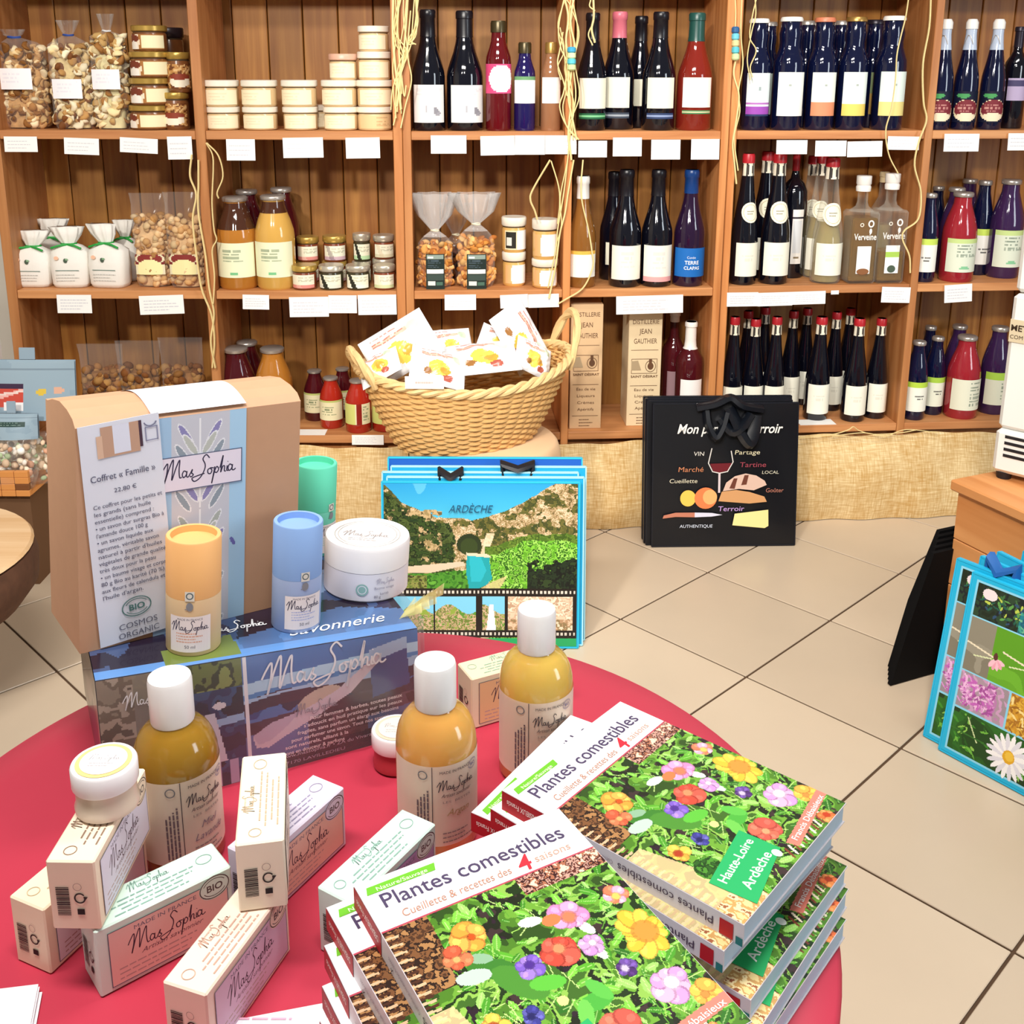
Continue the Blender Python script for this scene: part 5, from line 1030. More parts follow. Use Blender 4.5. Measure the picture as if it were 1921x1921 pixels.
def machine():
    t = thing('white_machine', 'tall white machine with vent slots standing on the chest', 'machine', CMx @ T(u0-.004, v0-.0, .442) @ RZ(math.radians(22)))
    hM = .56
    MB().box(0, .3, 0, .3, .014, .105, MW, .008).build('base_housing', t); MB().box(.002, .298, .002, .298, .106, .38, MW, .008).build('lower_case', t); MB().box(.004, .296, .004, .296, .383, hM, MW, .008).build('upper_case', t)
    for x, y in ((.02, .02), (.28, .02), (.02, .28), (.28, .28)): MB().lathe([(.014, 0), (.016, .014)], MD, 12, cx=x, cy=y).build('foot', t)
    for i in range(4):
        MB().box(.02, .07, -.0008, .002, .05+i*.013, .056+i*.013, MD).box(.085, .28, -.0008, .002, .05+i*.013, .056+i*.013, MD).build('vent_slot', t)
        MB().box(-.0008, .002, .02, .28, .05+i*.013, .056+i*.013, MD).build('vent_slot', t)
    MB().box(.004, .2, -.0005, .003, .285, .33, mat('machine_plate', 'd8c8a8', .4)).build('name_plate', t)
    Dc().text('METRO', .006, .308, .017, '3a2a1c', bold=.02).on('brand_lettering', t, fy(-.0012)); Dc().text('COM . . . .', .006, .292, .011, '4a3a2c').on('model_lettering', t, fy(-.0012))
    MB().box(.09, .2, .0, .006, .44, .49, MD).build('display_window', t)
machine()
# flower totes leaning on the chest front
def flowers():
    c = Cv(300, 260, '18b0dc'); X, Y = c.X, c.Y; R_ = lambda x0, y0, x1, y1: (X > x0) & (X < x1) & (Y > y0) & (Y < y1); r = np.random.RandomState(2)
    c.rect(.018, .02, .99, .98, '8ad0ec')
    def leaves_(x0, y0, x1, y1, n, cols):
        for i in range(n): c.ell(r.uniform(x0, x1), r.uniform(y0, y1), r.uniform(.008, .022), r.uniform(.003, .007), cols[r.randint(len(cols))], r.uniform(0, 6))
    c.mott(R_(.028, .03, .3, .21), ['142414', '1c3020', '101a20', '24402a'], 12, 1); leaves_(.05, .06, .28, .19, 60, ['3a6a3a', '1a5a4a', '5a9a4a', 'b8c850', '2a4a6a']); c.ell(.09, .075, .035, .026, 'f0dce0'); c.put(R_(.24, .1, .3, .21), '1aa0cc', .5); c.mott(R_(.308, .03, .6, .21), ['6a3a5a', '8a5a6a', '3a2a3a'], 12, 2); c.mott(R_(.608, .03, .97, .21), ['8a5a3a', '4a6a2a', 'c8a040'], 12, 8)
    m = R_(.028, .22, .97, .515); c.mott(m, ['8a8474', '969080', '7e7868'], 60, 3); c.mott(R_(.15, .22, .4, .515) & (X < .3+.2*Y), ['5a9a1e', '6aae2a', '62a424'], 60, 4); c.mott(R_(.34, .4, .97, .515), ['5a5448', '6a6456'], 40, 9)
    for x, y in ((.17, .39), (.34, .37), (.55, .36), (.76, .38)):
        c.line(x-.14, y-.03, x, y, .008, 'e8dcc0'); c.line(x-.1, y+.03, x-.02, y+.01, .006, 'd8e0b0')
        for q in range(5): a = .3+q*.45; c.ell(x+.025*math.cos(a), y+.035*math.sin(a), .024, .010, 'e8a0b4' if q % 2 else 'f0bccb', a)
        c.ell(x, y-.01, .010, .018, '5a2a2a')
    c.mott(R_(.028, .522, .265, .725), ['b87ab0', 'a890a0', 'c89ac0', '9a8a94'], 20, 5); leaves_(.04, .54, .2, .7, 150, ['c060b8', 'd890d0', 'a04a98', 'e8b8e0']); c.mott(R_(.272, .522, .6, .725), ['d8a030', 'c89028', 'a87020'], 5, 6); leaves_(.28, .53, .59, .72, 160, ['e8c060', 'f0d890', '9a6418', 'd8a838']); c.mott(R_(.608, .522, .97, .725), ['7a8a4a', '5a6a3a', 'b8a0c0'], 10, 12)
    c.mott(R_(.028, .735, .97, .97), ['10400c', '1a5412', '22661a', '0e340c'], 40, 7); leaves_(.04, .75, .5, .96, 60, ['3a8a24', '6ab03c', '1c5a14', '8ac050']); c.line(.1, .76, .16, .87, .006, 'c8d8a0'); c.line(.03, .85, .3, .86, .007, '2c6a20')
    for i in range(20): a = i*.314+.1; c.ell(.315+.058*math.cos(a), .86+.058*math.sin(a)*300/260, .05, .0115, 'f6f4f6' if i % 2 else 'dfdde8', a)
    c.ell(.315, .86, .028, .032, 'e0a820'); c.ell(.318, .855, .02, .022, 'ecc040')
    return c.a
FLW = flowers(); fb = onz(1762, 1407, 0); fe = onz(1921, 1493, 0); fdv = (fe-fb)[:2]; fdv /= np.linalg.norm(fdv)
fn_ = np.array([-fdv[1], fdv[0]])
GF = 'flower tote bags leaning on the chest'
for k in range(5):
    if k < 2: o = fb[:2]+fn_*(.002, .018)[k]+fdv*(0, -.042)[k]; dv = fdv
    else: dv = (fdv*.4+cd*.6, cd, cd)[k-2]; dv = dv/np.linalg.norm(dv); o = cc+cd*(.165, .17, .2)[k-2]-cn*(.135, .098, .062)[k-2]
    nn = np.array([-dv[1], dv[0]]); ln = math.radians((8, 8, 8, 7, 6)[k])
    M = frame((o[0], o[1], .003), (dv[0], dv[1], 0), (nn[0]*math.cos(ln), nn[1]*math.cos(ln), -math.sin(ln)), (nn[0]*math.sin(ln), nn[1]*math.sin(ln), math.cos(ln)))
    slab_bag('tote_bag', ('front flower tote bag with cyan border and daisy photo', 'flower tote bag just behind the front one, cyan edge showing', 'flower tote bag third from the front by the chest', 'flower tote bag fourth from the front by the chest', 'rear flower tote bag nearest the chest boards')[k], GF, M, .4, (.352, .358, .366, .372, .38)[k], .008, mat('flower_bag_cyan', '2ab4dc', .4, coat=.15), FLW if k < 2 else None, 80+k, .0010, None, mat('cyan_edge', '20b4e0', .4), [(.06, .2, .02, .03)] if k == 2 else None, 18, '1c5aa0')
# black folded totes leaning on the chest's far end
GK = 'plain black tote bags on the far side of the chest'
for k in range(5):
    o = np.array([.786, 2.010])+cn*(.012*k)-cd*(.013*k); ln = math.radians(3)
    xa = np.array([cn[0], cn[1], 0]); up = np.array([0, 0, 1.])*math.cos(ln)+np.array([cd[0], cd[1], 0])*math.sin(ln); ya = np.cross(up, xa)
    t = thing('tote_bag', f'plain black tote bag beside the chest, {ORD[k]} from the viewer', 'tote bag', frame((o[0], o[1], .003), xa, ya, up), GK)
    hb = .292+.004*k; pts = [(0, 0), (.36, 0), (.36, hb), (.066+.004*k, hb), (.03, hb*.5)]
    MB().add([(x, -.0045, z) for x, z in pts]+[(x, .0045, z) for x, z in pts], [(0, 1, 2, 3, 4), (9, 8, 7, 6, 5)]+[(i, i+5, (i+1) % 5+5, (i+1) % 5) for i in range(5)], mat('black_cloth', '060608', .8, spec=.2)).build('panels', t)
    MB().tube([(.15, 0, hb), (.16, .0, hb+.03), (.22, .0, hb+.03), (.23, 0, hb)], .006, mat('strap_black', '14141c', .5), 6).build('strap', t)
# ================================================================ things at the left edge
lc = np.array([-1.18, 1.905]); LW_ = wood('log_wood', 'e8c8a0', 'd2a878', 0, .8, var=.02)
t = thing('log_stool', 'round log slice stool with pale top and dark bark at the left edge', 'stool', T(lc[0], lc[1], 0))
MB().lathe([(.0, .3405), (.243, .3405), (.248, .335)], LW_, 48).build('cut_top', t); MB().lathe([(.248, .33), (.254, .3), (.25, .26), (.22, .22), (.06, .2), (.05, .02), (.12, 0)], mat('bark', '5a3a28', .9, noise=.4, nscale=40, bump=.8), 48).build('bark_base', t)
PCH = mat('pouch_blue', '8fa4b4', .4, coat=.2, noise=.06, nscale=20)
def pouch(px0, px1, y0, y1, Y, label, seed, pic):
    a = ony(px0, y1, Y); b = ony(px1, y0, Y+.03); w_ = b[0]-a[0]; h_ = b[2]-a[2]
    t = thing('snack_pouch', label, 'pouch', T(a[0], a[1], a[2]) @ RX(math.radians(-8)), 'blue-grey stand-up pouches')
    def fn(sg): return lambda U, V: np.stack([U*w_ if sg < 0 else (1-U)*w_, sg*(.004+.022*np.sin(np.pi*np.clip(U, 0, 1))**.7*np.clip(1-V, 0, 1)**.6), V*h_], -1)
    cv = Cv(40, 36, '93a8b6'); cv.put(vnoise(36, 40, 14, seed) > .55, '869cac', .6); cv.rect(0, .14, 1, .155, '7a8c9a')
    if pic: cv.rect(.1, .42, .5, .78, 'c84a3c').rect(.1, .4, .5, .47, '3a2440').line(.12, .7, .48, .5, .05, 'e8b0a8').line(.12, .6, .48, .52, .03, 'e8d0c8').rect(.3, .7, .5, .82, 'f0ecec').ell(.68, .52, .05, .05, 'd8b848').ell(.84, .5, .05, .06, 'd8a890')
    else: cv.rect(.3, .3, .8, .5, '2a4440').textlines(.34, .78, .32, .5, 2, '9ab0a8', 1)
    link('front_panel', gridmesh('front_panel', cv.a, fn(-1), PRG), t); link('back_panel', gridmesh('back_panel', Cv(10, 10, '8fa4b4').a, fn(1), PRG), t)
    MB().box(w_*.44, w_*.6, -.002, .002, h_, h_+.03, PCH, .001).build('hang_tab', t)
pouch(-40, 143, 672, 786, 2.56, 'blue-grey pouch with red picture at the left edge', 1, True); pouch(-30, 78, 770, 822, 2.50, 'blue-grey pouch with dark stamp, lower one at the left edge', 2, False)
tr = thing('wooden_tray', 'checkered orange wooden tray holding sweets at the left edge', 'tray', T(-1.46, 2.43, .075))
for i in range(4):
    for q in range(9): MB().box(q*.034, q*.034+.033, .0, .012, .165+i*.016, .165+i*.016+.0155, mat('tray_dark', '7a4a28', .5) if (q+i*2) % 5 == 0 else mat('tray_orange', 'd9914e', .5), .001).build('slat', tr)
MB().box(0, .305, .0125, .16, .165, .172, mat('tray_orange', 'd9914e', .5)).build('bottom', tr)
MB().box(.01, .295, .02, .15, -.075, .164, mat('tray_plinth_brown', '6a4a30', .8)).build('plinth_block', tr)  # plain brown block that carries the tray
SW = ['f6ece0', 'e8c8a8', 'd8a080', 'faf4ea', 'f0e0c8', 'a8b890']
for i, (px, py, Y) in enumerate(((18, 850, 2.47), (62, 835, 2.52), (-10, 815, 2.55))):
    p = ony(px, py, Y); t = thing('sweets_bag', ('clear bag of sweets in the tray, front one', 'clear bag of sweets in the tray, right one', 'clear bag of sweets in the tray, back one')[i], 'bag', T(p[0], p[1], .248), 'clear bags of sweets in the tray')
    o = link('contents', blobs(70, inbag(.05, .035, .008, p[2]-.23, .0), .009, SW, 100+i), t); o['kind'] = 'stuff'
    hh = max(.05, p[2]-.248+.035); MB().rings([ring(.001, .05, .035), ring(.03, .06, .042), ring(hh*.7, .058, .03), ring(hh, .06, .006, pl=.05)], FILM, cap=(True, False)).build('film', t, 180)
# ================================================================ the round display table
TZ = .62; TC = (-.129, .743); TR = .38
tb = thing('display_table', 'low round display table under the red paper', 'table', T(TC[0], TC[1], 0))
MB().lathe([(TR-.006, TZ-.026), (TR-.004, TZ-.006), (TR-.006, TZ-.002)], WC, 64).build('tabletop', tb); MB().lathe([(.035, .03), (.03, .2), (.035, TZ-.027)], WC, 24).build('leg', tb); MB().lathe([(.2, 0), (.2, .02), (.04, .032)], WC, 32).build('foot', tb)
RED = mat('red_paper', 'b9344a', .42, noise=.10, nscale=7, bump=.12)
def paper():
    rs = []; n = 120; r = random.Random(4)
    def R_(a, z, k): return TR*k*(1+z*(.03*math.sin(7*a+.6)+.02*math.sin(13*a+1)))
    prof_ = [(.02, TZ+.0006, 0), (.5, TZ+.0008, 0), (.9, TZ+.0008, 0), (.992, TZ, 0), (1.003, TZ-.004, 0), (1.006, TZ-.03, .25), (1.0, TZ-.1, .7), (.985, TZ-.2, 1.1)]
    for k, z, w_ in prof_: rs.append([(R_(a, w_, k)*math.cos(a), R_(a, w_, k)*math.sin(a), z+(0 if w_ < 1 else .02*math.sin(5*a))) for a in np.linspace(0, 2*math.pi, n, endpoint=False)])
    rs = rs[::-1]
    o = MB().rings(rs, RED, cap=(False, True)).build('red_paper', M=T(TC[0], TC[1], 0), angle=60); tag(o, 'crinkled red paper covering the round display table', 'paper')
paper()
TT = TZ+.0012
# ---------------------------------------------------------------- books
BW, BL_, BT = .155, .203, .0165
def cover():
    c = Cv(230, 300, '3a5a1e'); X, Y = c.X, c.Y; n = vnoise(300, 230, 30, 3)
    c.mott(np.ones(X.shape, bool), ['2c4a16', '4a7a22', '6aa034', '1c3010', '8ab84e', '3c6420'], 22, 31)
    c.mott(vnoise(300, 230, 18, 34) > .66, ['2a1a26', '1a2010', '3a2a2a'], 12, 35)
    r = np.random.RandomState(5)
    for i in range(420):     # leaves and stems of the salad
        x, y = r.uniform(.14, 1), r.uniform(.24, .99); a = r.uniform(0, 6.28); q = r.uniform(.010, .042)
        col = ['5aa82c', '7cc844', '3c8420', '9ad868', '4a9628', '8cc860', '2c6a1c', '6ab23c'][r.randint(8)]
        if i % 3: c.ell(x, y, q, q*.42, col, a); c.line(x-q*math.cos(a), y-q*math.sin(a)*.77, x+q*math.cos(a), y+q*math.sin(a)*.77, .003, 'cfe6a0', .6)
        else: c.line(x, y, x+.09*math.cos(a), y+.07*math.sin(a), .0045, ['98cc58', '5a9a30', 'b8d880'][r.randint(3)])
    for x, y, q, a, col in ((.3, .5, .1, .6, '3a7a2a'), (.36, .58, .12, 1., '4a8a30'), (.45, .62, .07, .3, '5cb83c'), (.56, .74, .075, 0., '4aa83c'), (.6, .71, .06, 1.2, '5cb848'), (.5, .76, .06, 2., '6cc050'), (.22, .5, .07, .2, 'b8c8c0'), (.28, .45, .05, .5, '8ab090'), (.54, .4, .05, .2, 'e8f0e6'), (.7, .6, .04, 1.4, 'dfeede'), (.72, .5, .045, 1.2, 'cfe4cc')): c.ell(x, y, q, q*.5, col, a)
    # wicker tray edge on the left and lower side
    m = (X < .13+.06*np.sin(Y*5+.3)) & (Y > .22) & (Y < .5); c.mott(m, ['4a2e1c', '7a5030', '2c1a12', 'a87a4c'], 6, 40)
    for i in range(46): y = .23+i*.0165; c.poly([(0, y), (.055, y+.004), (.05, y+.013), (0, y+.009)], 'd8b08c' if i % 2 else '4a2a1c')
    c.put((X < .16-.3*np.abs(Y-.78)) & (Y > .56), 'e8cc9c', .8); c.mott((X < .22) & (Y > .9), ['e8d090', 'c89a5c', 'f0dca8', '9a5a3a'], 8, 41)
    for i in range(12): c.line(.5+.03*i, .985, .52+.03*i, .945, .012, 'efe0c8' if i % 2 else '7a3a2a')
    c.mott((Y < .3) & (Y > .22) & (X > .6), ['5a2a24', 'c89a8a', '3a1a1a', 'a86a50', 'e8d0b8'], 5, 42)
    # flowers
    c.flower(.30, .365, .085, 5, 'f09a3c', 'f4ac50', 'c8501c', .4, .6, .16); c.flower(.20, .42, .07, 4, 'd85a3c', 'e07850', 'f0a868', .2, .55, .2)
    c.flower(.57, .53, .085, 5, 'e05a4a', 'd04838', 'e88a60', .3, .62, .25); c.flower(.69, .44, .085, 6, 'e8a0cc', 'd888bc', 'e07a58', .1, .5, .3); c.ell(.62, .425, .04, .03, 'e87a4a')
    c.flower(.70, .56, .06, 6, 'd8a0d8', 'c890d0', 'f0d0e8', .5, .5, .25); c.flower(.43, .54, .065, 6, '7a5ac0', '9a7ad0', '4a2a8a', .2, .5, .25); c.flower(.74, .685, .05, 5, '4a2a6a', '6a4a9a', 'c8b8e0', .1); c.flower(.32, .695, .045, 6, '3a3a8a', '5a5aa8', '20205a', .3)
    c.flower(.915, .6, .125, 11, 'f4c44a', 'f0b83a', 'e8903c', .15, .3, .34); c.flower(.92, .44, .06, 6, 'f0a8c0', 'e87a58', 'f4c060', .2); c.flower(.855, .79, .095, 7, 'e8b0dc', 'd898d0', 'f0d8ee', .3, .5, .3)
    c.flower(.57, .85, .085, 5, 'e06a54', 'd8584a', 'f09a70', .6, .6, .2); c.flower(.18, .675, .06, 5, 'f0a040', 'e8c050', 'a83a1c', .2, .5, .3); c.flower(.93, .87, .07, 5, 'f4bc50', 'f0a848', 'e88a40', .2, .55, .2); c.flower(.86, .975, .05, 5, 'e8703c', 'f09050', 'b83a1c', .2); c.ell(.456, .693, .022, .022, 'e8f08a')
    c.mott(((X-.19)/.07)**2+((Y-.79)/.05)**2 < 1, ['2a5a1c', '1c4012', '4a8a2c'], 4, 44)
    # salmon author ribbon and green region tag
    c.poly([(1, .885), (1, .925), (.58, .975), (.56, .93)], 'e08070')
    c.rect(0, 0, 1, .222, 'fbf9fb'); c.rect(0, .216, 1, .224, 'b8485a')
    return c.a
COVER = gridmesh('cover_photo', cover(), flatz(.0004, -BL_+.0004, BW-.0008, BL_-.0008, BT+.0003), printmat('cover_print', .3, coat=.25))
BKW = mat('book_cover_card', 'dcd6dc', .4); PAGE = mat('book_pages', 'c3d8e6', .8, noise=.04, nscale=200); BKR = mat('book_red', 'b01824', .4)
_b = MB().box(.0, BW, -BL_, 0, 0, .0009, BKW).box(.0, BW, -BL_, 0, BT-.0009, BT, BKW).box(0, .0012, -BL_, 0, .0009, BT-.0009, BKW); BODY = _b.mesh('cover_card')
PAGES = MB().box(.0013, BW-.0015, -BL_+.0012, -.0012, .001, BT-.001, PAGE).mesh('page_block')
d = Dc(); Y_ = lambda v: -v*BL_
d.text('Plantes comestibles', .0095, Y_(.135), .0178, '4a3e5e', fit=.134, bold=.006).text('Cueillette & recettes des', .017, Y_(.196), .0092, 'b5836f', fit=.078, shear=.15).text('4', .1, Y_(.208), .02, 'cc2a3a', shear=.2, bold=.01).text('saisons', .113, Y_(.192), .0092, 'c49a88', fit=.028, shear=.15)
TITLE = d.mesh('cover_lettering', fz(BT+.0006), PR)
d = Dc().poly([(.004, Y_(.062)), (.052, Y_(.062)), (.054, Y_(.03)), (.006, Y_(.03))], '6ab82c').text('Nature/Sauvage', .011, Y_(.057), .0048, 'eef8dc', fit=.036); SERIES = d.mesh('series_tag', fz(BT+.0006), PR)
gt = [(.493, .775), (.51, .928), (.137, .99), (.112, .824)]; d = Dc().poly([(u*BW, Y_(v)) for u, v in gt[::-1]], '22a860')
d.text('Haute-Loire', .122*BW+.0045, Y_(.872), .0098, 'f4faf4', fit=.05, rot=math.radians(7), bold=.012).text('Ard\u00e8che', .14*BW+.008, Y_(.945), .0105, 'f4faf4', fit=.04, rot=math.radians(7), bold=.012).ell(.47*BW, Y_(.93), .0032, .004, 'f4faf4'); REGION = d.mesh('region_tag', fz(BT+.0006), PR)
AUTHOR = Dc().text('Francis D\u00e9baisieux', .6*BW, Y_(.955), .0065, 'fdf4f0', fit=.058, rot=math.radians(6.5), bold=.01).mesh('author_lettering', fz(BT+.0006), PR)
s_ = Dc()  # spine: x runs down the spine from the top
s_.rect(0, 0, .045, BT, 'b41a26').rect(0, BT*.0, .045, BT*.0+.0003, '8a1018').text('DEBAISIEUX Francis', .041, BT*.66, .0062, 'f8e4e0', fit=.036, rot=math.pi, bold=.01).rect(.186, .0012, .196, BT-.0035, 'b81a28').rect(.198, .0, BL_, .006, '2a7a7a')
s_.text('Plantes comestibles', .182, BT*.66, .0088, '4a3a52', fit=.076, rot=math.pi).text('Cueillette et recettes des 4 saisons', .102, BT*.62, .0048, '9a8a9a', fit=.045, rot=math.pi).text('F', .064, BT*.3, .006, '3a3438', rot=2.4)
def spine_fn(x, y): return np.stack([np.full(len(x), -.0003), -x, y], 1)
SPINE = s_.mesh('spine_print', spine_fn, PR)
def book(A, yaw, z, label, group):
    t = thing('book', label, 'book', T(A[0], A[1], z) @ RZ(yaw), group)
    link('cover_card', BODY, t); link('page_block', PAGES, t); link('cover_photo', COVER, t); link('cover_lettering', TITLE, t); link('series_tag', SERIES, t); link('region_tag', REGION, t); link('author_lettering', AUTHOR, t); link('spine_print', SPINE, t)
GF1 = 'books in the front stack'; GR1 = 'books in the right stack'
zt = TT+7*BT; A = onz(664, 1663, zt); B = onz(1040, 1520, zt); yw = math.atan2(B[1]-A[1], B[0]-A[0])
book(A, yw, zt-BT, 'edible plants book on top of the front stack', GF1)
for i, (px, py, dy) in enumerate(((612, 1703, .02), (608, 1774, -.015), (604, 1850, .01), (600, 1915, 0), (602, 1970, .01), (602, 2020, 0))):
    z_ = zt-(i+1)*BT; book(onz(px, py, z_), yw+dy, z_-BT, f'edible plants book in the front stack, {("second", "third", "fourth", "fifth", "sixth", "lowest")[i]} from top', GF1)
zr = TT+6*BT; A = onz(942, 1483, zr); B = onz(1165, 1315, zr); yr = math.atan2(B[1]-A[1], B[0]-A[0])
book(A, yr, zr-BT, 'edible plants book on top of the right stack with green region tag', GR1)
A2 = A+np.array([-math.sin(yr)*.006-.004, math.cos(yr)*.006-.003, 0]); book(A2, yr-.03, zr-2*BT, 'edible plants book directly under the top one of the right stack', GR1)
z3 = zr-2*BT; A3 = onz(884, 1524, z3); B3 = onz(1067, 1341, z3); book(A3, math.atan2(B3[1]-A3[1], B3[0]-A3[0])-.01, z3-BT, 'edible plants book jutting out left of the right stack', GR1)
for i, (px, py, dy) in enumerate(((1590, 1625, .02), (1592, 1668, .05), (1588, 1725, .02))):
    z_ = zr-(i+3)*BT; Cc_ = onz(px, py, z_); y_ = yr+dy; A4 = Cc_[:2]-np.array([math.cos(y_), math.sin(y_)])*BW+np.array([-math.sin(y_), math.cos(y_)])*BL_
    book(A4, y_, z_-BT, f'edible plants book low in the right stack, {("third", "second", "first")[i]} from the table', GR1)

# ---------------------------------------------------------------- printed gift set block
yb = math.radians(26); e1 = np.array([math.cos(yb), math.sin(yb), 0]); e2 = np.array([-math.sin(yb), math.cos(yb), 0]); C0 = np.array([-.345, .803, TT]); BLn, BDp = .285, .215
zl, zr_ = .752-TT, .732-TT
BM = frame(C0, e1, e2, (0, 0, 1))
blk = thing('gift_set_pack', 'cellophane-wrapped soap gift set printed in blue with white script', 'gift set', BM)
def topz(x): return zl+(zr_-zl)*x/BLn
PKM = mat('pack_card', '2a3450', .35, coat=.5)
v = [(0, 0, 0), (BLn, 0, 0), (BLn, BDp, 0), (0, BDp, 0), (0, 0, zl), (BLn, 0, zr_), (BLn, BDp, zr_), (0, BDp, zl)]
MB().add(v, [(0, 3, 2, 1), (4, 5, 6, 7), (0, 1, 5, 4), (1, 2, 6, 5), (2, 3, 7, 6), (3, 0, 4, 7)], PKM).build('pack_body', blk)
def packfront():
    c = Cv(260, 110, '2a3a6a'); X, Y = c.X, c.Y; n = vnoise(110, 260, 40, 3)
    L_ = X < .42
    c.mott(~L_, ['1c2a5c', '2a4484', '4a74b4', '141a3c'], 40, 4)
    yy = Y+.18*(X-.7)
    c.put(~L_ & (yy < .17), '4a78b8'); c.put(~L_ & (yy > .17) & (yy < .26), 'b8dcf4'); c.put(~L_ & (yy > .26) & (yy < .30), '4a8ac8'); c.put(~L_ & (yy > .34+.05*np.sin(X*9)) & (yy < .46+.05*np.sin(X*9)), '3a1c34'); c.put(~L_ & (yy > .30) & (yy < .36+.04*np.sin(X*9)), 'a8c8e8')  # pale bands: blue print plus cellophane glare put into the colours
    c.put(~L_ & (yy > .5), '42202e', .85); c.put(~L_ & (yy > .60) & (X < .62), '6a84c0', .8); c.mott(~L_ & (yy > .62) & (X > .7), ['3a2434', '5a3a40', '4a2a30', '6a4a58'], 16, 7); c.put(~L_ & (yy > .74) & (X > .82), '5a86c4', .7); c.put(~L_ & (yy > .86), '2a1228')
    c.poly([(.83, .2), (.96, .14), (.97, .5), (.84, .56)], '3a4c8c'); c.poly([(.83, .12), (.96, .05), (.96, .16), (.83, .24)], 'a8c4e4')
    c.ell(.66, .46, .075, .035, 'c8b8a8', -.3); c.poly([(.44, .66), (.5, .58), (.62, .52), (.72, .42), (.84, .2), (.87, .16), (.86, .24), (.77, .46), (.66, .6), (.56, .7), (.49, .78), (.45, .76)], 'd2c8d4'); c.poly([(.44, .66), (.5, .58), (.6, .53), (.56, .62), (.5, .72), (.46, .74)], 'c0b4c8')
    c.mott(L_ & (Y < .22), ['4a5a2a', '6a7a3a', '2a3a1a', '8a9850'], 14, 8); c.mott(L_ & (Y >= .22), ['141c3c', '1c3060', '2a5080', '0e142c'], 20, 9); c.put(L_ & (np.abs(yy-.42) < .03), '9ac4ec'); c.poly([(.3, .4), (.33, .4), (.36, .8), (.32, .8)], 'd8dcec'); c.ell(.345, .35, .02, .012, 'e8e8f0'); c.rect(.22, .2, .25, .42, 'c88a6a'); c.put(L_ & (Y > .8) & (np.sin(X*120) > 0) & (X > .1), 'b8b0d0'); c.put(L_ & (X < .16) & (Y < .9), '8a7c70', .9); c.mott((X < .1), ['8a7a6a', '6a5a4c', 'a8988a', '5a4a40'], 12, 12)
    c.rect(.425, .0, .435, 1, 'f0f2f8')
    return c.a
link('front_print', gridmesh('front_print', packfront(), lambda U, V: np.stack([U*BLn, np.full(U.shape, -.0006), V*topz(U*BLn)], -1), PRG), blk)
def packside():
    c = Cv(90, 70, '6a5c50'); c.mott(np.ones(c.X.shape, bool), ['5a4c44', '7a6a5e', '9a8a7c', '3a2e2c'], 14, 3); c.ell(.55, .5, .3, .08, 'a8988c', -.5); c.poly([(.3, .9), (.7, .4), (.95, .6), (.8, 1)], '242a4a'); return c.a
link('side_print', gridmesh('side_print', packside(), lambda U, V: np.stack([np.full(U.shape, -.0006), (1-U)*BDp, V*zl], -1), PRG), blk)
ct = Cv(150, 80, '241c30'); ct.mott(np.ones(ct.X.shape, bool), ['1c1626', '2a2440', '3a4a70', '20182a'], 26, 9); ct.put(ct.Y > .94, '5a8ac8'); ct.poly([(.4, .86), (.8, .7), (1, .8), (1, .95), (.42, .97)], '5a86c0', .7); ct.poly([(.2, .85), (.42, .8), (.43, .97), (.2, .98)], '6a7a3a'); ct.poly([(.7, .35), (.95, .25), (.9, .5), (.72, .55)], '9ab4dc', .6)
link('top_print', gridmesh('top_print', ct.a, lambda U, V: np.stack([U*BLn, V*BDp, topz(U*BLn)+.0006], -1), PRG), blk)
dt = Dc().text('Savonnerie', .168, .022, .024, 'f2f4f8', fit=.095, shear=.5); dt2 = Dc().script(.095, .05, .06, 'f2f4f8', .07)
tfn = lambda x, y: np.stack([x, y, zl+(zr_-zl)*x/BLn+.0012], 1)
dt.on('top_lettering', blk, tfn, PR); dt2.on('script_lettering', blk, tfn, PR)
df = Dc().script(.138, .084, .115, 'f4f6fa', .055).script(.165, .052, .04, '8a8090', .05)
TXT = ['Pour femmes & barbes, toutes peaux', 's\'adoucit en huil pratique sur les peaux', 'fragiles, sans parfum un \u00e9largi aux besoins', 'pour parfumer une savon. Tous nos savons', 'sont naturels, alliant \u00e0 la', 'savons en douceur & parfums']
for i, s0 in enumerate(TXT): df.text(s0, .178-.006*i, .044-.006*i, .0052, 'f0e6e8', fit=(.09, .096, .098, .094, .06, .062)[i], bold=.015)
df.text('www.massophia.fr \u2022 ZA du Vivarais', .15, .011, .005, 'c8b8c8', fit=.09).text('07170 LAVILLEDIEU', .15, .004, .0045, 'b0a0b8', fit=.06).script(.02, .1, .05, 'f0f0f4', .06)
df.on('print', blk, fy(-.0014))
rr_ = np.random.RandomState(4); wv = []; wf = []
for j in range(7):
    for i in range(25):
        U, V = i/24, j/6; wv.append((U*BLn*1.01-.0015, -.0035-.0018*rr_.rand(), .002+V*(topz(U*BLn)+.002)))
for j in range(6):
    for i in range(24): a_ = j*25+i; wf.append((a_, a_+1, a_+26, a_+25))
n0 = len(wv)
for j in range(7):
    for i in range(9): wv.append((BLn+.004+.006*rr_.rand(), i/8*BDp, .002+j/6*(zr_+.006)))
for j in range(6):
    for i in range(8): a_ = n0+j*9+i; wf.append((a_, a_+1, a_+10, a_+9))
MB().add(wv, wf, filmmat('wrap_film', 'f4f2f0', .03, .12), True).build('cellophane_wrap', blk, 180)
TUFT = filmmat('tuft_film', 'f0e8a0', .35, .2)
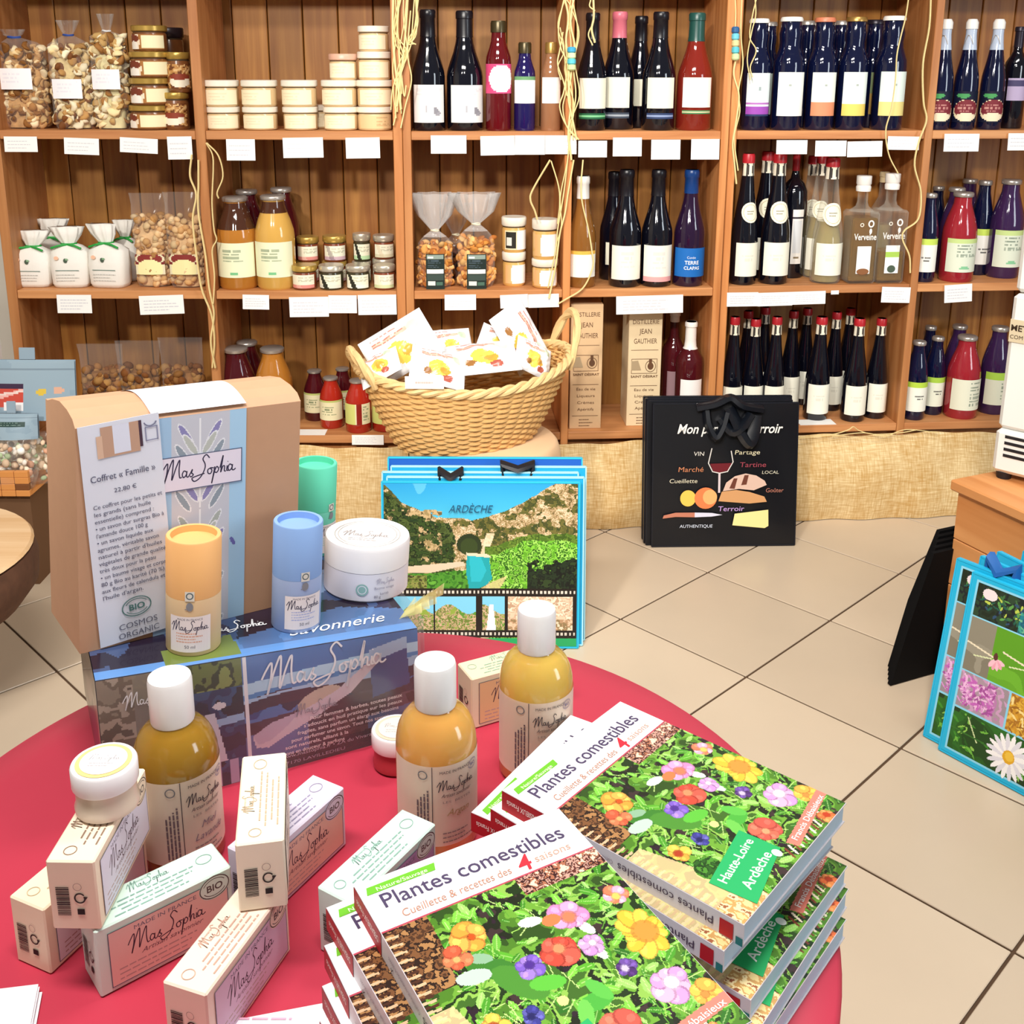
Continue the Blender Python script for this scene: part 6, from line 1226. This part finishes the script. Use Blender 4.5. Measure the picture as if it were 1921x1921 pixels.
for k_, (x_, y_, dx, dz, sd) in enumerate(((BLn*.985, .03, .03, .012, 1), (BLn*.62, BDp*.97, -.004, .05, 2))):
    r_ = random.Random(sd); v = []; f = []
    for i in range(13):
        q_ = i/12; w1 = (q_-.5)*.05; v += [(x_+w1*.25, y_+w1*.3, topz(x_)), (x_+dx+w1*.9, y_+w1*.6+.006*math.sin(i*2.3), topz(x_)+dz+.008*math.sin(i*2.1)+r_.uniform(-.003, .003))]
    MB().add(v, [(2*i, 2*i+2, 2*i+3, 2*i+1) for i in range(12)], TUFT).build('cellophane_tuft', blk)
# things standing on the block lean with its sloping top
bn = np.cross(e1*BLn+np.array([0, 0, zr_-zl]), e2); bn /= np.linalg.norm(bn); Pb = C0+np.array([0, 0, zl+.0008])
def onblock(px, py, yaw=None):
    P = onplane(px, py, Pb, bn); x = np.array([math.cos(yaw or 0), math.sin(yaw or 0), 0]); x = x-bn*np.dot(x, bn); x /= np.linalg.norm(x); return frame(P, x, np.cross(bn, x), bn), P
# ---- kraft gift box
KW, KD, KH = .204, .09, .216
KM, KP = onblock(150, 1227, math.radians(37)); 
KB = mat('kraft_box', 'c09474', .65, noise=.05, nscale=60)
kb = thing('gift_box', 'large kraft gift box with blue leaf sleeve and price leaflet', 'gift box', KM)
prf = [(0, 0), (0, KH-.012)]+[(KD*q, KH-.012+.012*math.sin(math.pi*min(1, q*.9+.1))) for q in (.08, .25, .5, .75, .92)]+[(KD, KH-.010), (KD, 0)]
v = []; n = len(prf)
for x in (0, KW): v += [(x, y, z) for y, z in prf]
MB().add(v, [tuple(range(n)), tuple(range(2*n-1, n-1, -1))]+[(i, i+n, (i+1) % n+n, (i+1) % n) for i in range(n)], KB).build('carton', kb, 30)
def leaves():
    c = Cv(110, 250, 'aebfd6'); c.rect(0, 0, .2, 1, '9fc0e0'); c.rect(.82, 0, 1, 1, 'a8cdea'); c.rect(.2, 0, .82, 1, 'c4c6d2')
    for k in range(5):
        y0 = .02+k*.21
        for sg in (-1, 1):
            for q, (dx, dy, col) in enumerate(((.2, .0, 'a9b0ac'), (.24, .09, '8d9aa8'), (.13, .05, 'b8bdb8'))): x = .5+sg*(dx*.75); c.ell(x, y0+.07+dy, .15, .042, 'e2e4ec', -sg*1.0); c.ell(x, y0+.07+dy, .13, .030, (col if (k+q) % 3 else '8a86b8'), -sg*1.0)
        c.line(.5, y0, .5, y0+.2, .012, 'e6e8ee')
    for x, y in ((.9, .3), (.86, .62), (.3, .3)): c.ell(x, y, .05, .02, '6a6ab0', 1.1)
    return c.a
X0, X1 = KW*.31, KW*.735
slv = leaves(); link('leaf_sleeve', gridmesh('leaf_sleeve', slv, lambda U, V: np.stack([X0+U*(X1-X0), np.full(U.shape, -.0006), V*(KH-.012)], -1), PR), kb)
zz_ = lambda y: KH-.012+.012*np.sin(np.pi*np.clip(y/KD*.9+.1, 0, 1))
ts_ = Cv(60, 40, 'e9e6ee'); ts_.line(.3, .9, .5, .1, .02, 'd8c8d8').line(.6, .9, .5, .1, .02, 'd0d0e0')
link('sleeve_top', gridmesh('sleeve_top', ts_.a, lambda U, V: np.stack([X0+U*(X1-X0), V*KD, zz_(V*KD)+.0008], -1), PR), kb)
d = Dc(); x0, x1, z0, z1 = KW*.325, KW*.715, KH*.625, KH*.775; d.rect(x0, z0, x1, z1, 'e4dcec').frame(x0, z0, x1, z1, .0009, '5a6480').script(x0+.006, z0+.011, x1-x0-.012, '3a3450', .06); d.on('name_label', kb, fy(-.0012))
# leaflet hanging a little askew from the top left corner
lf = RY(math.radians(-4.5)); LM = T(.001, -.0015, KH-.011) @ lf; lw, lh = .068, .204
ll = MB().box(0, lw, -.0004, 0, -lh, 0, mat('leaflet_paper', 'dde0ee', .6)).build('leaflet', kb, M=LM)
d = Dc(); q = '4a4c68'
d.rect(.018, -.034, .05, -.004, 'c09a84').rect(.028, -.032, .042, -.004, 'dcdff0').rect(.05, -.03, .0525, -.004, '4a3444').rect(.014, -.034, .019, -.012, 'd8b49c').frame(.055, -.026, .066, -.012, .001, '8a8ca8').ring(.06, -.006, .006, .006, .0012, '7a7c98', a0=3.4, a1=6.0)
d.text('Coffret \u00ab Famille \u00bb', .006, -.056, .0092, q, fit=.055).text('22,80 \u20ac', .034, -.070, .0062, q, 'c')
BODYT = ['Ce coffret pour les petits et', 'les grands (sans huile', 'essentielle) comprend :', '\u2022 un savon dur surgras Bio \u00e0', "l'amande douce 100 g", '\u2022 un savon liquide aux', 'agrumes, v\u00e9ritable savon', "naturel \u00e0 partir d'huiles", 'v\u00e9g\u00e9tales de grande qualit\u00e9,', 'tr\u00e8s doux pour la peau', '\u2022 un baume visage et corps', '80 g Bio au karit\u00e9 (70 %)', 'aux fleurs de calendula et \u00e0', "l'huile d'argan."]
for i, s0 in enumerate(BODYT): d.text(s0, .006, -.083-.0072*i, .0060, q, fit=min(.059, .0022*len(s0)))
d.bio(.034, -.192, .013, '4a7a78').text('COSMOS', .034, -.213, .0085, '6a6c80', 'c', fit=.034).text('ORGANIC', .034, -.2225, .0085, '6a6c80', 'c', fit=.036)
d.on('print', ll, lambda x, y: np.stack([x, np.full(len(x), -.0008), y*.905], 1))
# ---- tubes and big jar
def tube_(px, py, r, h, c_top, c_low, label, txt, rot=0., rim=None):
    M, P = onblock(px, py); t = thing('balm_tube', label, 'tube', M, 'cardboard balm tubes on the gift set'); mt = mat('tube_'+c_top, c_top, .6); ml = mat('tube_'+c_low, c_low, .6)
    MB().lathe([(r*.97, 0), (r, .001), (r, h*.5)], ml, 40).build('tube_base', t); MB().lathe([(r, h*.502), (r, h-.001), (r*.97, h), (r*.84, h), (r*.83, h-.006), (0, h-.006)], mt, 40).build('tube_cap', t)
    az = math.radians(-90+rot)
    d = Dc(); d.crect(-.0185, h*.04, .0185, h*.36, 'f0e4e2').text('MADE IN FRANCE', 0, h*.325, .0028, '6a6470', 'c').script(-.0165, h*.235, .033, '4a4458', .07)
    for i in range(4): d.lines(-.012, .012, h*(.2-.025*i), h*(.215-.025*i), 1, .0012, txt, i)
    d.text('50 ml', 0, h*.075, .0042, '5a5260', 'c').crect(-.004, h*.5, .004, h*.585, 'e2dcd0', 4).ring(0, h*.545, .0032, .0032, .001, '5a6a70').ell(0, h*.45, .003, .004, '8a8a90').lines(-.004, .004, h*.42, h*.435, 1, .001, '8a8a90', 2)
    d.on('print', t, fc(r+.0004, az)); return t
tube_(363, 1207, .0237, .105, 'eab070', 'f0cfa0', 'orange cardboard balm tube in front of the leaflet', 'e0a890', 8)
tube_(555, 1167, .0227, .103, '86a8dc', 'a9bce2', 'blue cardboard balm tube at the front of the gift set', 'b8b8d8', 30)
tube_(588, 1030, .0227, .100, '5fd0ae', '78dcc0', 'mint green cardboard balm tube behind the white jar', 'b8d8d0', 60)
M, P = onblock(686, 1096); jr = .0425; wj = thing('cream_jar', 'large white cream jar on the gift set', 'jar', M)
MB().lathe([(jr*.96, 0), (jr, .002), (jr, .030)], mat('jar_white', 'e6e4ee', .35, coat=.2), 48).build('jar_body', wj); MB().lathe([(jr*1.005, .0305), (jr*1.01, .052), (jr*.985, .0555), (jr*.9, .0555), (jr*.89, .0549), (0, .0549)], mat('lid_white', 'f2f0f2', .35, coat=.2), 48).build('lid', wj)
d = Dc().ring(0, 0, jr*.78, jr*.78, .0006, 'b0a69c').ring(0, 0, jr*.7, jr*.7, .0005, 'b0a69c').script(-.024, -.006, .046, 'a89e9c', .05).lines(-.018, .018, -.018, -.01, 2, .0009, 'b8aea8', 2); d.on('lid_print', wj, fz(.0554))
d = Dc().disc(0, .014, .0062, .0062, '8fb8b4').ring(0, .014, .0045, .0045, .0008, 'e6e4ee').script(.014, .02, .02, 'a8a4b8', .06).text('Baume visage', .012, .014, .004, '9a96a8').text('karit\u00e9', .018, .008, .004, '9a96a8').text('80 g', .012, .005, .004, '7a768a'); d.on('print', wj, fc(jr+.0005, math.radians(-88)))

# ---------------------------------------------------------------- liquid soap bottles
def soapbottle(px, py, col, label, name, rot, dark):
    P = onz(px, py, TT); r, h = .0333, .128; t = thing('soap_bottle', label, 'bottle', T(P[0], P[1], TT), 'liquid soap bottles on the table')
    m = mat('soap_'+col, col, .12, coat=.3, trans=.35, ior=1.4, sss=.25)
    MB().lathe([(r*.9, 0), (r, .004), (r, .090), (r*.985, .097), (r*.93, .105), (r*.82, .113), (r*.66, .119), (r*.5, .1225), (r*.46, h)], m, 40).build('bottle_body', t, 50)
    MB().lathe([(r*.5, .1235), (r*.515, .125), (r*.515, .1585), (r*.49, .1618), (r*.2, .163), (0, .1632)], mat('cap_plastic', 'f3f1f1', .3, coat=.1), 36).build('cap', t, 50)
    az = math.atan2(-P[1], -P[0])+math.radians(rot)
    lm = filmmat('soap_label_film', 'f2e0ce', .6, .5) if 'soap_label_film' not in MATS else MATS['soap_label_film']
    v = []; f = []; n = 40; a0, a1 = -.052, .052
    for i in range(n+1):
        a = az+(a0+(a1-a0)*i/n)/r; v += [((r+.0004)*math.cos(a), (r+.0004)*math.sin(a), .014), ((r+.0004)*math.cos(a), (r+.0004)*math.sin(a), .088)]
    MB().add(v, [(2*i, 2*i+2, 2*i+3, 2*i+1) for i in range(n)], lm, True).build('label', t, 90)
    k = '4a4248'; d = Dc()._r(-.0125, .014, -.0119, .088, k).text('MADE IN FRANCE', .008, .081, .0036, k, 'c').script(-.008, .066, .034, '34303a', .06).text('Artisan savonnier', .009, .0595, .0048, k, 'c', shear=.4, fit=.028).text('LES  BESTES', .009, .054, .003, '8a8280', 'c', fit=.026)
    for i, s0 in enumerate(name): d.text(s0, .010, .042-.010*i, .0085, dark, 'c', shear=.4)
    d.vlines(-.026, -.0145, .02, .07, 4, .0014, '6a5a60', 3).ring(-.020, .08, .004, .004, .0008, '6a6a70').lines(-.004, .024, .016, .028, 3, .0012, '8a7a78', 5).bio(.026, .08, .0055, '5a5a88')
    d.on('print', t, fc(r+.0009, az)); return P
soapbottle(345, 1597, 'b08428', 'brown-green liquid soap bottle with white cap at the left', ('Miel', 'Lavande'), 22, '8a7a88')
soapbottle(821, 1563, 'ecb55c', 'orange liquid soap bottle with white cap labelled Argan', ('Argan',), 14, 'a88a60')
soapbottle(1004, 1440, 'ecc860', 'yellow liquid soap bottle with white cap behind the books', (), 10, 'a88a60')
# ---------------------------------------------------------------- boxed soaps
SL, SWd, SH = .100, .033, .055
def soapbox(P, yaw, z, label, c_body, c_front, txt, script=True, tilt=0., bio=True, L=SL):
    M = T(P[0], P[1], z) @ RZ(yaw) @ RX(tilt)
    t = thing('soap_box', label, 'soap box', M, 'boxed soaps on the red table')
    MB().box(0, L, 0, SWd, 0, SH, mat('soapbox_'+c_body, c_body, .5, noise=.02, nscale=50), .0012).build('carton', t)
    # front face
    d = Dc().rect(.008, .004, L-.004, SH-.006, c_front).frame(.008, .004, L-.004, SH-.006, .0006, '5a6478')
    d.text('MADE IN FRANCE', .026, SH-.0125, .0046, '6a6478', fit=.046).script(.022, .026, .056, '4a3444', .05).text('Artisan savonnier', .03, .0205, .0055, '6a4a58', shear=.4, fit=.046).lines(.014, .075, .006, .018, 3, .0011, 'b89a98', 3)
    if bio: d.ell(L-.014, SH-.010, .0118, .0098, c_body).bio(L-.014, SH-.010, .0115, '5a5050')
    d.on('front_print', t, fy(-.0005))
    # top face
    d = Dc().script(.032, .022, .03, txt, .06).text('Savonnerie', .035, .0275, .0028, txt, shear=.4)
    for i in range(4): d.lines(.016+.006*(i % 2), .082, .0038+.0042*i, .0058+.0042*i, 1, .0011, txt, i+5)
    d.ring(L-.013, .019, .006, .005, .0006, txt).ring(.01, .02, .0045, .0045, .0006, txt); d.on('top_print', t, fz(SH+.0004))
    # end face with bar code
    d = Dc().barcode(.005, .012, .014, .035, '3a2c2c', True).ring(.0215-.0005, .026, .004, .0042, .0011, '2a2424', a0=.6, a1=6.0).poly([(.024, .0235), (.0265, .027), (.0235, .0275)], '2a2424').rect(.0185, .013, .0235, .0175, '1c1818').ring(.02, .035, .003, .003, .0004, 'a89088')
    d.on('end_print', t, lambda x, y: np.stack([np.full(len(x), -.0005), SWd-x, y], 1)); return t
BEI, PNK = 'f0dcc4', 'f1d6c6'
soapbox((-.283, .616), math.radians(39.5), TT, 'mint soap box with pink front and round organic seal', 'd5ece2', 'e6bcb4', '8ab0a4')
soapbox((-.193, .565), math.radians(71), TT, 'pink soap box with lilac side pointing at the viewer', 'f3dccb', 'd8b8d0', 'c8a090')
soapbox((-.186, .684), math.radians(60), TT, 'lavender soap box under the upright beige one', 'dcd4e6', 'e2b8a8', '9a94b0')
soapbox((-.111, .642), math.radians(58), TT, 'mint soap box with lilac side next to the front books', 'd2eae0', 'a890b8', '8ab0a4')
soapbox((-.326, .636), math.radians(66), TT, 'beige soap box lowest at the left edge of the table', 'efe0c4', 'e6dce4', 'c8b090')
soapbox((-.038, .931), math.radians(27), TT, 'beige soap box with mint top between the two yellow bottles', 'e6d8b8', 'dfb888', '9ac0a8')
zb = TT+SH+.0006
a_ = onz(190, 1745, zb); q0 = onz(200, 1604, zb+SH); q1 = onz(288, 1440, zb+SH)
soapbox(a_, math.atan2(q1[1]-q0[1], q1[0]-q0[0]), zb, 'beige soap box lying across under the small cream jar', BEI, 'dedaec', '8a7060')
a_ = onz(540, 1700, zb); q0 = onz(540, 1558, zb+SH); q1 = onz(543, 1394, zb+SH)
soapbox(a_, math.atan2(q1[1]-q0[1], q1[0]-q0[0]), zb, 'cream soap box propped on the lavender and pink ones', 'f6ead2', 'efe2d4', 'c0aa90')
# ---- small cream jars
def smalljar(P, z, label, body, top, ringc):
    r = .0225; t = thing('cream_jar', label, 'jar', T(P[0], P[1], z), 'small cream jars'); MB().lathe([(r*.85, 0), (r*.97, .002), (r*.99, .006), (r*.93, .009), (r*.93, .021)], body, 36).build('jar_glass', t); MB().lathe([(r, .0215), (r*1.02, .0225), (r*1.02, .0355), (r*.98, .037), (0, .037)], mat('jar_lid', 'f1eef0', .35, coat=.2), 36).build('lid', t)
    d = Dc().ell(0, 0, r*.86, r*.86, ringc, 36).ell(0, 0, r*.72, r*.72, top, 36).script(-.011, .001, .022, 'a8a0a8', .06).lines(-.009, .009, -.008, -.002, 2, .0011, 'b8b0b0', 1); d.on('lid_print', t, lambda x, y: np.stack([x, y, .0374+np.where(np.hypot(x, y) < r*.73, .0003, 0)], 1))
smalljar(onz(203, 1512, zb+SH+.0006), zb+SH+.0006, 'small cream jar with yellow-ringed white lid on a soap box', mat('frosted_glass', 'd9c6b4', .3, coat=.4), 'f6f2ee', 'eccf86')
smalljar(onz(745, 1432, TT), TT, 'small red cream jar hidden behind the orange soap bottle', mat('red_cream', 'a83038', .3, coat=.4), 'e8dcd0', 'e0c8b0')
# ---- loose papers at the front edge
def leaf(pts, z, label, seed, col, pr):
    P = [onz(x, y, z) for x, y in pts]; t = thing('leaflet_stack', label, 'leaflet', None)
    for k in range(4):
        poly = [(p[0]+.0012*k*(1 if k % 2 else -1), p[1]-.001*k) for p in P]; MB().prism(poly[::-1] if False else poly, z-.0012*(k+1)+.0006, z-.0012*k, mat('leaflet_white', 'eceaf0', .6)).build('sheet', t)
    if pr:
        c = sum(P)/len(P); Dc().lines(c[0]-.05, c[0]+.045, c[1]-.012, c[1]+.02, 4, .0016, 'e0a8c0', seed).on('print', t, fz(z+.0004))
leaf([(-60, 1990), (50, 1960), (72, 1846), (-60, 1862)], TT+.005, 'white leaflet pad at the lower left corner', 1, 'eceaf0', False)
leaf([(330, 2010), (640, 1990), (605, 1882), (372, 1926)], TT+.005, 'white leaflets with pink print at the lower edge beside the books', 2, 'f0eaf0', True)
